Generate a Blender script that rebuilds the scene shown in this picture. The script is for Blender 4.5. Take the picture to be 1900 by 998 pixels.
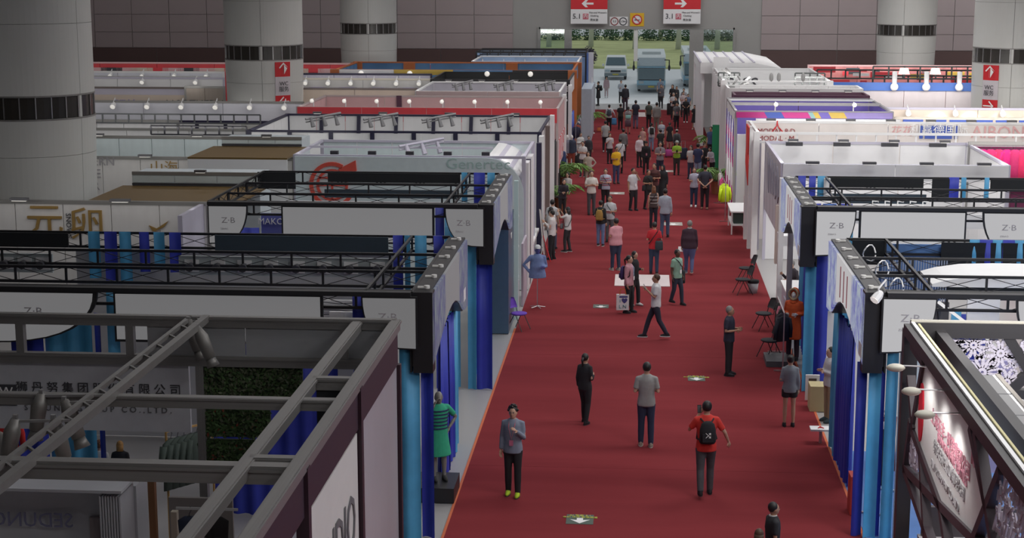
import bpy, math, random
from mathutils import Vector, Matrix
R = random.Random(7)
for o in list(bpy.data.objects): bpy.data.objects.remove(o)
SC = bpy.context.scene; COL = SC.collection

# ------------------------------------------------------------------ camera
F, HC, CX, CY = 3000.0, 10.0, 950.0, 499.0
TH = math.atan(564/3000); PS = math.atan(.08*math.cos(TH))
cd = bpy.data.cameras.new('camera'); cam = bpy.data.objects.new('camera', cd); COL.objects.link(cam)
cd.sensor_width = 36; cd.lens = 36*F/1900; cd.clip_end = 900; cd.clip_start = .5
cam.location = (0, 0, HC); cam.rotation_euler = (math.pi/2-TH, 0, PS); SC.camera = cam
cR = Vector((math.cos(PS), math.sin(PS), 0))
cF = Vector((-math.sin(PS)*math.cos(TH), math.cos(PS)*math.cos(TH), -math.sin(TH)))
cU = Vector((-math.sin(PS)*math.sin(TH), math.cos(PS)*math.sin(TH), math.cos(TH)))
C0 = Vector((0, 0, HC))
def ray(x, y): return cR*((x-CX)/F)+cU*((CY-y)/F)+cF
def G(x, y, z=0): r = ray(x, y); return C0+r*((z-HC)/r.z)          # photo point on a level plane
def AX(x, y, X): r = ray(x, y); return C0+r*(X/r.x)                 # on a plane of constant X
def AY(x, y, Y): r = ray(x, y); return C0+r*(Y/r.y)                 # on a plane of constant Y

# ------------------------------------------------------------------ world, sun, hall lamps, exposure
SC.view_settings.view_transform = 'Standard'; SC.view_settings.look = 'None'
SC.view_settings.exposure = 0.0; SC.view_settings.gamma = 1.0; SC.view_settings.use_curve_mapping = False
W = bpy.data.worlds.new('sky'); SC.world = W; W.use_nodes = True
bg = W.node_tree.nodes['Background']; bg.inputs[0].default_value = (.86, .95, 1, 1); bg.inputs[1].default_value = .36
sd = bpy.data.lights.new('sun', 'SUN'); sd.energy = .4; sd.angle = .3
so = bpy.data.objects.new('sun', sd); so.rotation_euler = (math.radians(-38), math.radians(12), 0); COL.objects.link(so)
LK = 1.0
def lamp_power(x, y):
    s = (x+1)/max(y, 14)                      # made-up falloff imitating a darkening overlay, dimmer left and near
    k = .15+.85/(1+math.exp(-(s+.02)*9))
    if y < 30 and x < -3: k *= .33
    if y < 30: k *= .42 if x < 2 else 1.15
    elif y < 40: k *= .75 if x < 2 else 1.0
    return k
def fill_strip(x, y, z, tx, ty, tz, w, e, col=(1, .97, .93)):          # added unseen area strip that stands in for lamps and brightens a wall
    ld = bpy.data.lights.new('stand_fill_strip', 'AREA'); ld.shape = 'RECTANGLE'; ld.size = w; ld.size_y = .12; ld.energy = e; ld.color = col
    o = bpy.data.objects.new('stand_fill_strip', ld); o.location = (x, y, z); o.rotation_euler = Vector((tx-x, ty-y, tz-z)).to_track_quat('-Z', 'Y').to_euler(); COL.objects.link(o)
for x in (-44, -32, -20, -8, 4, 16, 28, 40):                            # added unseen area lights that brighten the far wall
    ld = bpy.data.lights.new('far_wall_fill', 'AREA'); ld.shape = 'RECTANGLE'; ld.size = 11; ld.size_y = 1; ld.energy = 480*lamp_power(x, 112)
    lo = bpy.data.objects.new('far_wall_fill', ld); lo.location = (x, 110, 13.2); lo.rotation_euler = (math.radians(52), 0, 0); COL.objects.link(lo)
for ix, x in enumerate((-42, -30, -19, -10, -1, 8, 17, 28)):
    for y in (8, 22, 36, 50, 64, 80, 98):
        ld = bpy.data.lights.new('hall_lamp', 'AREA'); ld.shape = 'RECTANGLE'; ld.size = 5; ld.size_y = 5
        ld.energy = 620*LK*lamp_power(x, y); ld.color = (1, .985, .97); ld.spread = math.radians(160)
        lo = bpy.data.objects.new('hall_lamp', ld); lo.location = (x, y, 13.6); COL.objects.link(lo)

# ------------------------------------------------------------------ materials
MATS = {}
def mat(name, col, rough=.6, metal=0, emit=0, noise=.06, scale=6, ecol=None):
    if name in MATS: return MATS[name]
    m = bpy.data.materials.new(name); m.use_nodes = True; nt = m.node_tree; b = nt.nodes['Principled BSDF']
    b.inputs['Roughness'].default_value = rough; b.inputs['Metallic'].default_value = metal
    c = tuple(col)+(1,)
    if noise:
        tc = nt.nodes.new('ShaderNodeTexCoord'); n = nt.nodes.new('ShaderNodeTexNoise'); n.inputs['Scale'].default_value = scale
        n.inputs['Detail'].default_value = 4
        mx = nt.nodes.new('ShaderNodeMix'); mx.data_type = 'RGBA'
        mx.inputs[6].default_value = tuple(v*(1-noise*1.6) for v in col)+(1,); mx.inputs[7].default_value = tuple(min(1, v*(1+noise)) for v in col)+(1,)
        nt.links.new(tc.outputs['Object'], n.inputs['Vector']); nt.links.new(n.outputs['Fac'], mx.inputs[0]); nt.links.new(mx.outputs[2], b.inputs['Base Color'])
    else: b.inputs['Base Color'].default_value = c
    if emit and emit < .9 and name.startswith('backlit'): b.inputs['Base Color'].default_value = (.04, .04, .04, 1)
    if emit:
        b.inputs['Emission Color'].default_value = tuple(ecol or col)+(1,); b.inputs['Emission Strength'].default_value = emit
    MATS[name] = m; return m
def cloth(col): return mat('cloth_%02x%02x%02x' % tuple(int(max(0, min(1, v))*255) for v in col), col, .85, 0, 0, .12, 14)
def blue_print(name, e):
    # backlit print: mottled blue bands at both ends of the long side, white in the middle
    m = bpy.data.materials.new(name); m.use_nodes = True; nt = m.node_tree; b = nt.nodes['Principled BSDF']
    tc = nt.nodes.new('ShaderNodeTexCoord'); mp = nt.nodes.new('ShaderNodeMapping'); mp.inputs['Scale'].default_value = (5, 7, 2.2)
    n = nt.nodes.new('ShaderNodeTexNoise'); n.inputs['Scale'].default_value = 1.3; n.inputs['Detail'].default_value = 7; n.inputs['Roughness'].default_value = .75
    r = nt.nodes.new('ShaderNodeValToRGB'); e0 = r.color_ramp.elements; e0[0].position = .38; e0[0].color = (.13, .15, .62, 1); e0[1].position = .60; e0[1].color = (.80, .95, .92, 1)
    k = e0.new(.48); k.color = (.42, .46, .86, 1)
    sp = nt.nodes.new('ShaderNodeSeparateXYZ'); r2 = nt.nodes.new('ShaderNodeValToRGB'); q = r2.color_ramp.elements
    mr = nt.nodes.new('ShaderNodeMapRange'); mr.inputs[1].default_value = -2.75; mr.inputs[2].default_value = 2.75
    q[0].position = .30; q[0].color = (0, 0, 0, 1); q[1].position = .34; q[1].color = (1, 1, 1, 1); a = q.new(.72); a.color = (1, 1, 1, 1); a = q.new(.76); a.color = (0, 0, 0, 1)
    mx = nt.nodes.new('ShaderNodeMix'); mx.data_type = 'RGBA'; mx.inputs[7].default_value = (.95, .94, .95, 1)
    L = nt.links.new; L(tc.outputs['Object'], mp.inputs[0]); L(mp.outputs[0], n.inputs['Vector']); L(n.outputs['Fac'], r.inputs[0])
    L(tc.outputs['Object'], sp.inputs[0]); L(sp.outputs[1], mr.inputs[0]); L(mr.outputs[0], r2.inputs[0]); L(r2.outputs[0], mx.inputs[0]); L(r.outputs[0], mx.inputs[6])
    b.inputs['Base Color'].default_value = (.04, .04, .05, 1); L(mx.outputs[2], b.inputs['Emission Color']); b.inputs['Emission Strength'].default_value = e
    MATS[name] = m; return m
WHITE = mat('white_board', (.78, .78, .79), .5, noise=.03); BLACK = mat('black_metal', (.014, .014, .017), .45)
GREYM = mat('aluminium_profile', (.30, .295, .285), .42, .5, noise=.1); STEEL = mat('steel', (.55, .55, .56), .3, .9)
BCLOTH = mat('black_cloth', (.012, .014, .017), .9); TEAL = mat('dark_slate_cloth', (.035, .055, .075), .8)
DBLUE = mat('deep_blue_drape', (.028, .045, .42), .55, noise=.15, scale=3); LBLUE = mat('sky_blue_drape', (.075, .34, .60), .55, noise=.15, scale=3)
CYANW = mat('cool_white_board', (.66, .76, .78), .5); GLASS = mat('window_dark', (.035, .032, .028), .2)
BULB = mat('lamp_glow', (1, .97, .9), .5, emit=.42, noise=0); GOLD = mat('gold_sheet', (.17, .10, .025), .45, .3)
RED = mat('sign_red', (.62, .02, .03), .5); INK = mat('dark_ink', (.05, .05, .06), .6); WINK = mat('white_ink', (.85, .85, .85), .6)

# ------------------------------------------------------------------ mesh helpers
OFF = {}
ORD = ('first', 'second', 'third', 'fourth', 'fifth', 'sixth', 'seventh', 'eighth', 'ninth', 'tenth', 'eleventh', 'twelfth')
class MB:
    def __init__(s): s.v = []; s.f = []; s.mi = []; s.m = 0
    def add(s, vs, fs):
        k = len(s.v); s.v += [tuple(p) for p in vs]; s.f += [tuple(i+k for i in f) for f in fs]; s.mi += [s.m]*len(fs); return s
    def box(s, c, d, M=None):
        vs = [Vector((x*d[0]/2, y*d[1]/2, z*d[2]/2)) for x in (-1, 1) for y in (-1, 1) for z in (-1, 1)]
        if M: vs = [M @ p for p in vs]
        c = Vector(c); return s.add([p+c for p in vs], [(0, 1, 3, 2), (4, 6, 7, 5), (0, 4, 5, 1), (2, 3, 7, 6), (0, 2, 6, 4), (1, 5, 7, 3)])
    def bx(s, x0, x1, y0, y1, z0, z1): return s.box(((x0+x1)/2, (y0+y1)/2, (z0+z1)/2), (x1-x0, y1-y0, z1-z0))
    def beam(s, p, q, w, h=None):
        p, q = Vector(p), Vector(q); d = q-p; L = d.length
        if L < 1e-6: return s
        d.normalize(); up = Vector((0, 0, 1)) if abs(d.z) < .95 else Vector((1, 0, 0)); a = d.cross(up).normalized(); b = a.cross(d)
        M = Matrix((a, d, b)).transposed(); return s.box((p+q)/2, (w, L, h or w), M)
    def tube(s, pts, rad, n=8, flat=1.0):
        pts = [Vector(p) for p in pts]
        if not hasattr(rad, '__len__'): rad = [rad]*len(pts)
        vs = []; ref = None
        for i, p in enumerate(pts):
            d = (pts[min(i+1, len(pts)-1)]-pts[max(i-1, 0)]).normalized()
            if ref is None: ref = Vector((1, 0, 0)) if abs(d.x) < .8 else Vector((0, 1, 0))
            a = (ref-d*ref.dot(d)).normalized(); ref = a; b = d.cross(a)
            for k in range(n):
                t = 2*math.pi*k/n; vs.append(p+(a*math.cos(t)+b*math.sin(t)*flat)*rad[i])
        fs = [(i*n+k, i*n+(k+1) % n, (i+1)*n+(k+1) % n, (i+1)*n+k) for i in range(len(pts)-1) for k in range(n)]
        fs += [tuple(range(n))[::-1], tuple(range((len(pts)-1)*n, len(pts)*n))]; return s.add(vs, fs)
    def loft(s, rings, n=14):           # rings: (cx, cy, z, rx, ry)
        vs = [(c+a*math.cos(2*math.pi*k/n), d+b*math.sin(2*math.pi*k/n), z) for c, d, z, a, b in rings for k in range(n)]
        m = len(rings); fs = [(i*n+k, i*n+(k+1) % n, (i+1)*n+(k+1) % n, (i+1)*n+k) for i in range(m-1) for k in range(n)]
        fs += [tuple(range(n))[::-1], tuple(range((m-1)*n, m*n))]; return s.add(vs, fs)
    def ball(s, c, r, n=10, m=7, M=None):
        if not hasattr(r, '__len__'): r = (r, r, r)
        c = Vector(c); vs = []; 
        for i in range(1, m):
            t = math.pi*i/m
            for k in range(n):
                a = 2*math.pi*k/n; p = Vector((r[0]*math.sin(t)*math.cos(a), r[1]*math.sin(t)*math.sin(a), r[2]*math.cos(t))); vs.append((M @ p if M else p)+c)
        T = Vector((0, 0, r[2])); vs += [c+(M @ T if M else T), c-(M @ T if M else T)]; a, b = len(vs)-2, len(vs)-1
        fs = [(i*n+k, (i+1)*n+k, (i+1)*n+(k+1) % n, i*n+(k+1) % n) for i in range(m-2) for k in range(n)]
        fs += [(a, k, (k+1) % n) for k in range(n)]+[(b, (m-2)*n+(k+1) % n, (m-2)*n+k) for k in range(n)]; return s.add(vs, fs)
    def prism(s, poly, ax, t0, t1):     # outline in the two other axes, extruded along ax
        o = {'x': lambda a, b, t: (t, a, b), 'y': lambda a, b, t: (a, t, b), 'z': lambda a, b, t: (a, b, t)}[ax]; n = len(poly)
        vs = [o(a, b, t0) for a, b in poly]+[o(a, b, t1) for a, b in poly]
        return s.add(vs, [tuple(range(n))[::-1], tuple(range(n, 2*n))]+[(k, (k+1) % n, n+(k+1) % n, n+k) for k in range(n)])
    def build(s, name, m, parent=None, smooth=False, local=False):
        off = Vector((0, 0, 0)) if (local or parent is None) else OFF.get(parent.name, Vector((0, 0, 0)))
        c = Vector((0, 0, 0))
        me = bpy.data.meshes.new(name); me.from_pydata([Vector(p)-off for p in s.v], [], s.f)
        for q in (m if isinstance(m, (list, tuple)) else [m]): me.materials.append(q)
        if isinstance(m, (list, tuple)): me.polygons.foreach_set('material_index', s.mi)
        if smooth: me.polygons.foreach_set('use_smooth', [True]*len(me.polygons))
        me.update(); o = bpy.data.objects.new(name, me); COL.objects.link(o)
        if parent: o.parent = parent; OFF[o.name] = off
        else: OFF[o.name] = Vector((0, 0, 0))
        return o
UNIT = {}
def cube(name, x0, x1, y0, y1, z0, z1, m, parent=None):      # shared unit cube, scaled: never takes children
    if m.name not in UNIT:
        b = MB().box((0, 0, 0), (1, 1, 1)); me = bpy.data.meshes.new('panel'); me.from_pydata(b.v, [], b.f); me.materials.append(m); UNIT[m.name] = me
    o = bpy.data.objects.new(name, UNIT[m.name]); COL.objects.link(o)
    off = OFF.get(parent.name, Vector((0, 0, 0))) if parent else Vector((0, 0, 0))
    o.location = Vector(((x0+x1)/2, (y0+y1)/2, (z0+z1)/2))-off; o.scale = (abs(x1-x0), abs(y1-y0), abs(z1-z0))
    if parent: o.parent = parent
    return o
def rod(name, p, q, w, m, parent, h=None):                   # shared unit cube laid from p to q
    p, q = Vector(p), Vector(q); o = cube(name, 0, 1, 0, 1, 0, 1, m, parent); d = q-p
    up = Vector((0, 0, 1)) if abs(d.normalized().z) < .95 else Vector((1, 0, 0)); a = d.normalized().cross(up).normalized(); b = a.cross(d.normalized())
    o.matrix_local = Matrix.Translation((p+q)/2-OFF.get(parent.name, Vector((0, 0, 0)))) @ (Matrix((a, d.normalized(), b)).transposed().to_4x4() @ Matrix.Diagonal((w, d.length, h or w, 1)))
    return o
def tag(o, label=None, cat=None, group=None, kind=None):
    for k, v in (('label', label), ('category', cat), ('group', group), ('kind', kind)):
        if v: o[k] = v
    return o
def thing(name, label, cat, loc=(0, 0, 0), rz=0, group=None, world=True):
    o = bpy.data.objects.new(name, None); COL.objects.link(o); o.location = loc; o.rotation_euler = (0, 0, rz); o.empty_display_size = .2
    OFF[o.name] = Vector(loc) if world else Vector((0, 0, 0)); return tag(o, label, cat, group)
def text(body, size, M, m, parent, name='lettering', ext=.006, sx=1.0, align='CENTER', world=True):
    c = bpy.data.curves.new('lettering', 'FONT'); c.body = body; c.size = size; c.extrude = ext; c.align_x = align; c.align_y = 'CENTER'; c.resolution_u = 2
    t = bpy.data.objects.new('tmp', c); me = bpy.data.meshes.new_from_object(t); bpy.data.objects.remove(t)
    me.transform(Matrix.Translation(-(OFF.get(parent.name, Vector((0, 0, 0))) if world else Vector((0, 0, 0)))) @ M @ Matrix.Diagonal((sx, 1, 1, 1))); me.materials.clear(); me.materials.append(m)
    if sx < 0: me.flip_normals()
    o = bpy.data.objects.new(name, me); COL.objects.link(o); o.parent = parent; return o
def FC(x, y, z): return Matrix.Translation((x, y, z)) @ Matrix.Rotation(math.pi/2, 4, 'X')                     # text facing the camera end
def FX(x, y, z, s): return Matrix.Translation((x, y, z)) @ Matrix.Rotation(s*math.pi/2, 4, 'Z') @ Matrix.Rotation(math.pi/2, 4, 'X')   # s=1 faces +X
def struct(o): o['kind'] = 'structure'; return o

# ================================================================== THE HALL
YW = 119.0
struct(cube('floor', -52, 47, -12, YW, -.2, 0, mat('floor_concrete', (.36, .35, .35), .35, scale=1.5)))
struct(cube('ceiling', -52, 47, -12, YW+.5, 15, 15.3, mat('ceiling_grey', (.5, .5, .5), .8)))
MAUVE = mat('wall_panel_mauve', (.36, .30, .305), .45, noise=.08, scale=.6); PORTAL = mat('portal_grey', (.34, .335, .325), .6, noise=.07, scale=.4)
BROWN = mat('plinth_brown', (.105, .062, .060), .5, noise=.15, scale=1); SEAM = mat('seam_dark', (.12, .10, .10), .7)
struct(cube('wall_left', -52.3, -52, -12, YW, 0, 15, MAUVE)); struct(cube('wall_right', 47, 47.3, -12, YW, 0, 15, MAUVE))
struct(cube('wall_front', -52, 47, -12.3, -12, 0, 15, MAUVE))
# far wall: two panelled stretches either side of the grey portal, brown band below
px0, px1 = AX(1, 1, 1), None
XP0 = AY(952, 60, YW).x; XP1 = AY(1412, 60, YW).x; DX0 = AY(1000, 60, YW).x; DX1 = AY(1363, 60, YW).x
ZD = AY(1180, 51, YW).z; ZB = AY(1500, 93, YW).z; DP = AY(1052, 60, YW).x; DQ = AY(1308, 60, YW).x; DQ0 = AY(1303, 60, YW).x
wl = MB().bx(-52, DX0, YW, YW+.5, 0, 15).bx(DX1, 47, YW, YW+.5, 0, 15).bx(DX0, DX1, YW, YW+.5, ZD, 15)
wall = struct(wl.build('wall_back', PORTAL))
def wall_panels(x0, x1, z0, z1, w, hs, m, y=YW):
    n = round((x1-x0)/w)
    for i in range(n):
        a = x0+(x1-x0)*i/n; z = z0
        for h in hs:
            if z >= z1: break
            cube('panel', a+.02, a+(x1-x0)/n-.02, y-.10+R.uniform(0, .008), y, z+.015, min(z+h, z1)-.015, m, wall); z += h
for x0, x1 in ((-51.9, XP0), (XP1, 46.9)):
    wall_panels(x0, x1, ZB, 15, 2.75, (1.15, 1.3, 2.6, 2.6, 3.6), MAUVE)
    n = round((x1-x0)/5.5)
    for i in range(n): cube('panel', x0+(x1-x0)*i/n+.02, x0+(x1-x0)*(i+1)/n-.02, YW-.06, YW, .1, ZB-.02, BROWN, wall)

# portal: doors with glass fanlights
FR = mat('door_frame_grey', (.33, .33, .32), .4, .3)
dr = struct(MB().bx(DX0, DX1, YW-.1, YW+.35, ZD-.14, ZD).bx(DX0-.1, DX0+.1, YW-.1, YW+.35, 0, ZD).bx(DX1-.1, DX1+.1, YW-.1, YW+.35, 0, ZD)
    .bx(DP-.18, DP+.35, YW-.13, YW+.33, 0, ZD-.15).bx(DQ0-.9, DQ0+.1, YW-.14, YW+.32, 0, ZD-.15).build('door_1', FR))
PANE = bpy.data.materials.new('clear_glass'); PANE.use_nodes = True
nt = PANE.node_tree; nt.nodes.clear(); o_ = nt.nodes.new('ShaderNodeOutputMaterial'); a_ = nt.nodes.new('ShaderNodeBsdfTransparent'); g_ = nt.nodes.new('ShaderNodeBsdfGlossy'); x_ = nt.nodes.new('ShaderNodeMixShader')
g_.inputs['Roughness'].default_value = .05; a_.inputs[0].default_value = (.9, .96, .95, 1); x_.inputs[0].default_value = .10
nt.links.new(a_.outputs[0], x_.inputs[1]); nt.links.new(g_.outputs[0], x_.inputs[2]); nt.links.new(x_.outputs[0], o_.inputs[0])
cube('pane', DX0+.1, DP-.18, YW+.1, YW+.13, 0, ZD-.14, PANE, dr); cube('pane', DQ0+.1, DX1-.1, YW+.1, YW+.13, 0, ZD-.14, PANE, dr)
xm = AY(1180, 60, YW).x
cube('mullion', xm-.14, xm+.14, YW-.02, YW+.3, 3.1, ZD-.14, mat('mullion_pale', (.7, .72, .7), .4), dr)

# carpet
cl, cr = -3.35, 4.06; yc = G(1200, 204).y
CARP = bpy.data.materials.new('red_carpet'); CARP.use_nodes = True; nt = CARP.node_tree; b = nt.nodes['Principled BSDF']; b.inputs['Roughness'].default_value = 1; b.inputs['Specular IOR Level'].default_value = .08
tc = nt.nodes.new('ShaderNodeTexCoord'); n1 = nt.nodes.new('ShaderNodeTexNoise'); n1.inputs['Scale'].default_value = .35; n1.inputs['Detail'].default_value = 6
n2 = nt.nodes.new('ShaderNodeTexNoise'); n2.inputs['Scale'].default_value = 60; mp = nt.nodes.new('ShaderNodeMapping'); mp.inputs['Scale'].default_value = (.35, 2.2, 1)
rr = nt.nodes.new('ShaderNodeValToRGB'); rr.color_ramp.elements[0].position = .3; rr.color_ramp.elements[0].color = (.165, .023, .028, 1); rr.color_ramp.elements[1].position = .72; rr.color_ramp.elements[1].color = (.235, .036, .042, 1)
bp = nt.nodes.new('ShaderNodeBump'); bp.inputs['Strength'].default_value = .25
L = nt.links.new; L(tc.outputs['Object'], mp.inputs[0]); L(mp.outputs[0], n1.inputs['Vector']); L(tc.outputs['Object'], n2.inputs['Vector']); L(n1.outputs['Fac'], rr.inputs[0]); L(rr.outputs[0], b.inputs['Base Color']); L(n2.outputs['Fac'], bp.inputs['Height']); L(bp.outputs[0], b.inputs['Normal'])
ca = thing('carpet', 'long red carpet running down the aisle to the open doors', 'carpet')
ys = [6, 21.5, 31.4, 41, 52.5, 63, 78, 92, yc]
for i in range(len(ys)-1):
    MB().bx(cl, cr, ys[i]+.008, ys[i+1], 0, .012).build('carpet_strip', CARP, ca)
EDGE = mat('carpet_edge_orange', (.55, .13, .05), .8)
for x in (cl-.05, cr): cube('edging', x, x+.05, 6, 44, 0, .014, EDGE, ca)
tag(cube('floor_mat', G(1140, 531).x, G(1243, 531).x, G(1190, 532).y, G(1190, 511).y, .014, .03, mat('paper_mat_pale', (.66, .58, .58), .7)), 'flat pale rectangular mat with torn edge lying on the red carpet', 'mat', None)
tag(cube('floor_mat', G(1178, 215).x, G(1215, 215).x, G(1200, 217).y, G(1200, 209).y, .014, .02, mat('paper_mat_pale', (.6, .6, .6), .7)), 'small pale mat at the far end of the red carpet', 'mat')
# floor stickers
DECG = mat('sticker_green_black', (.035, .07, .05), .5)
def sticker(px, py, w, d, label, col=DECG, words=False):
    p = G(px, py); t = thing('floor_sticker', label, 'floor sticker', (p.x, p.y, .014), group='floor stickers on the red carpet')
    cube('sheet', p.x-w/2, p.x+w/2, p.y-d/2, p.y+d/2, .014, .018, col, t)
    y0 = p.y-d*.1; c = .11*d/.5
    MB().prism([(p.x-.5*c, y0+c), (p.x+.5*c, y0+c), (p.x+.5*c, y0), (p.x+1.6*c, y0+.3*c), (p.x, y0-1.5*c), (p.x-1.6*c, y0+.3*c), (p.x-.5*c, y0)], 'z', .019, .022).build('arrow', WINK, t)
    if words:
        m = mat('yellow_print', (.6, .62, .12), .6)
        text('AI 导向 5.1', .085, Matrix.Translation((p.x, p.y+d*.37, .020)), m, t); text('出口 中厅 安全通道', .075, Matrix.Translation((p.x, p.y+d*.2, .020)), m, t)
sticker(1076, 965, .50, .52, 'dark floor sticker with yellow writing and a white arrow, nearest the camera', words=True)
sticker(1115, 569, .46, .5, 'green and black arrow sticker beside the white carrier bag')
sticker(1292, 703, .42, .5, 'dark arrow sticker left of the man in the navy shirt', words=True)
GP = mat('sticker_grey', (.35, .33, .30), .6)
sticker(1143, 359, .75, .75, 'worn grey arrow sticker behind the striped polo shirt man', GP); sticker(1249, 416, .72, .8, 'worn grey arrow sticker right of the light blue shirt man', GP)
sticker(1236, 318, .7, .7, 'small worn grey arrow sticker left of the green striped shirt man', GP)

# columns
def column(X, Y, label, sign=None, side=1, stop=15):
    g = thing('column', label, 'column', (X, Y, 0), group=None)
    PB = mat('column_panel', (.60, .61, .59), .38, noise=.04, scale=.5); r = 1.9
    MB().loft([(X, Y, 0, 1.74, 1.74), (X, Y, 5.4, r-.10, r-.10), (X, Y, stop, r-.10, r-.10)], 48).build('core', SEAM, g)
    def rad(z): return 1.80+(r-1.80)*min(1, max(0, (z-1.5)/4)) if z < 5.5 else r
    def shell(name, z0, z1, a0, a1, m, n=10, dr=0, th=.09):
        vs = []; 
        for z in (z0, z1):
            for k in range(n+1):
                a = a0+(a1-a0)*k/n; q = rad(z)+dr; vs += [(X+q*math.cos(a), Y+q*math.sin(a), z), (X+(q-th)*math.cos(a), Y+(q-th)*math.sin(a), z)]
        m2 = (n+1)*2; fs = []
        for k in range(n):
            i = 2*k; fs += [(i, i+2, m2+i+2, m2+i), (i+3, i+1, m2+i+1, m2+i+3), (i+1, i+3, i+2, i), (m2+i, m2+i+2, m2+i+3, m2+i+1)]
        fs += [(0, m2, m2+1, 1), (2*n, 2*n+1, m2+2*n+1, m2+2*n)]
        return MB().add(vs, fs).build(name, m, g, smooth=False)
    A0 = math.radians(-93+ (12 if X < 0 else -12)) if Y > 50 else math.radians(-20)
    for z0, z1 in ((0, 1.35), (1.36, 2.95), (2.96, 4.4), (4.41, 5.48), (6.22, 8.3), (8.31, 10.6), (10.61, stop)):
        for k in range(4): a = A0+k*math.pi/2; shell('panel', z0, z1, a+.004, a+math.pi/2-.004, PB, 18)
    for k in range(4):
        a = A0+k*math.pi/2; N = 6
        shell('frame', 5.48, 5.53, a, a+math.pi/2, GREYM, 10, .01); shell('frame', 6.17, 6.22, a, a+math.pi/2, GREYM, 10, .01)
        shell('pillar_strip', 5.53, 6.17, a-.03, a+.03, PB, 2)
        for j in range(N):
            b0 = a+.05+(math.pi/2-.1)*j/N; b1 = b0+(math.pi/2-.1)/N; shell('pane', 5.54, 6.16, b0+.008, b1-.008, GLASS, 2, -.03); shell('bar', 5.54, 6.16, b1-.008, b1+.008, STEEL, 1, 0)
    if sign:
        arrow2, words, aa, wd = sign; MG = mat('sign_pale', (.62, .58, .62), .5)
        a0 = aa-wd/2; a1 = aa+wd/2
        for z0, z1, m in ((4.72, 5.42, RED), (3.82, 4.72, MG), (3.22, 3.82, RED), (2.7, 3.22, MG)): shell('sign_sheet', z0, z1, a0, a1, m, 5, .05, .04)
        for zc, kind in ((5.07, 'up'), (3.52, arrow2)):
            q = 1.99; ax, ay = X+q*math.cos(aa), Y+q*math.sin(aa); M = Matrix.Translation((ax, ay, zc)) @ Matrix.Rotation(aa+math.pi/2, 4, 'Z') @ Matrix.Rotation(math.pi/2, 4, 'X')
            text({'up': '↑', 'left': '←', 'right': '→'}[kind], .75, M, WINK, g, 'arrow')
        text(words, .27, Matrix.Translation((X+2.0*math.cos(aa), Y+2.0*math.sin(aa), 4.25)) @ Matrix.Rotation(aa+math.pi/2, 4, 'Z') @ Matrix.Rotation(math.pi/2, 4, 'X'), INK, g)
    return g
def colx(px, Y): return AY(px, 60, Y).x
YB = 78.5; YC = 108.5; YA = 48.0
XL = colx(489, YB); XR = colx(1682, YC)
column(colx(50, YA), YA, 'huge pale round column at the left edge with a dark window band')
column(XL, YB, 'pale round column with a red arrow sign below its window band, left of centre', ('left', 'WC\n服务', math.radians(-90+40), .42))
column(colx(684, YC), YC, 'small far pale round column standing behind the orange framed stand')
column(XR, YC, 'far pale round column rising above the red and white trusses on the right')
column(colx(1884, YB), YB, 'pale round column at the right edge with red arrow signs on its left side', ('right', 'WC\n服务', math.radians(-90-44), .42))

# hanging signs over the doors
def hall_sign(px0, px1, num, arrow, label):
    y = YW-.55; x0, x1 = AY(px0, 20, y).x, AY(px1, 20, y).x; z0 = AY(px0, 44, y).z; zr = AY(px0, 17, y).z; z1 = zr+1.35; xc = (x0+x1)/2
    g = thing('hanging_sign', label, 'sign', (xc, y, z0))
    cube('board', x0, x1, y, y+.2, z0, zr, WHITE, g); cube('header', x0, x1, y-.01, y+.21, zr, z1, RED, g)
    for x in (x0+.3, x1-.3): cube('hanger', x-.03, x+.03, y+.08, y+.12, z1, 15, STEEL, g)
    q_ = -1 if arrow == '←' else 1; xa_, za_ = xc-.1, zr+.40; MB().prism([(xa_-q_*.42, za_-.07), (xa_+q_*.12, za_-.07), (xa_-q_*.02, za_-.26), (xa_+q_*.17, za_-.26), (xa_+q_*.44, za_), (xa_+q_*.17, za_+.26), (xa_-q_*.02, za_+.26), (xa_+q_*.12, za_+.07), (xa_-q_*.42, za_+.07)], 'y', y-.04, y-.01).build('arrow', WINK, g); text(num, .52, FC(x0+.45, y-.03, (z0+zr)/2), INK, g)
    pk = mat('pictogram_pink', (.55, .12, .17), .6); cube('pictogram', x0+.88, x0+1.28, y-.02, y, (z0+zr)/2-.2, (z0+zr)/2+.2, pk, g); text('内', .34, FC(x0+1.08, y-.03, (z0+zr)/2), WINK, g)
    text("Men and Women's", .165, FC(x0+1.97, y-.03, (z0+zr)/2+.28), INK, g); text('Clothing', .17, FC(x0+1.72, y-.03, (z0+zr)/2+.05), INK, g); text('男女装', .2, FC(x0+1.7, y-.03, (z0+zr)/2-.25), INK, g)
hall_sign(1059, 1127, '5.1', '←', 'red and white hanging sign with a left arrow reading 5.1'); hall_sign(1231, 1300, '3.1', '→', 'red and white hanging sign with a right arrow reading 3.1')
def disc(cx, cz, r, y, m, g, name, n=24, r2=None):
    if r2 is None: MB().prism([(cx+r*math.cos(2*math.pi*k/n), cz+r*math.sin(2*math.pi*k/n)) for k in range(n)], 'y', y, y+.02).build(name, m, g)
    else:
        b = MB()
        for k in range(n):
            a0, a1 = 2*math.pi*k/n, 2*math.pi*(k+1)/n; b.prism([(cx+r*math.cos(a0), cz+r*math.sin(a0)), (cx+r*math.cos(a1), cz+r*math.sin(a1)), (cx+r2*math.cos(a1), cz+r2*math.sin(a1)), (cx+r2*math.cos(a0), cz+r2*math.sin(a0))], 'y', y, y+.02)
        b.build(name, m, g)
y = YW+.01; a, c = AY(1131, 40, y), AY(1165, 40, y); t0, t1 = AY(1131, 31, y).z, AY(1131, 48, y).z
g = thing('sign_plate', 'pale plate with two round height and width limit symbols above the doors', 'sign', ((a.x+c.x)/2, y, t1))
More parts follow.
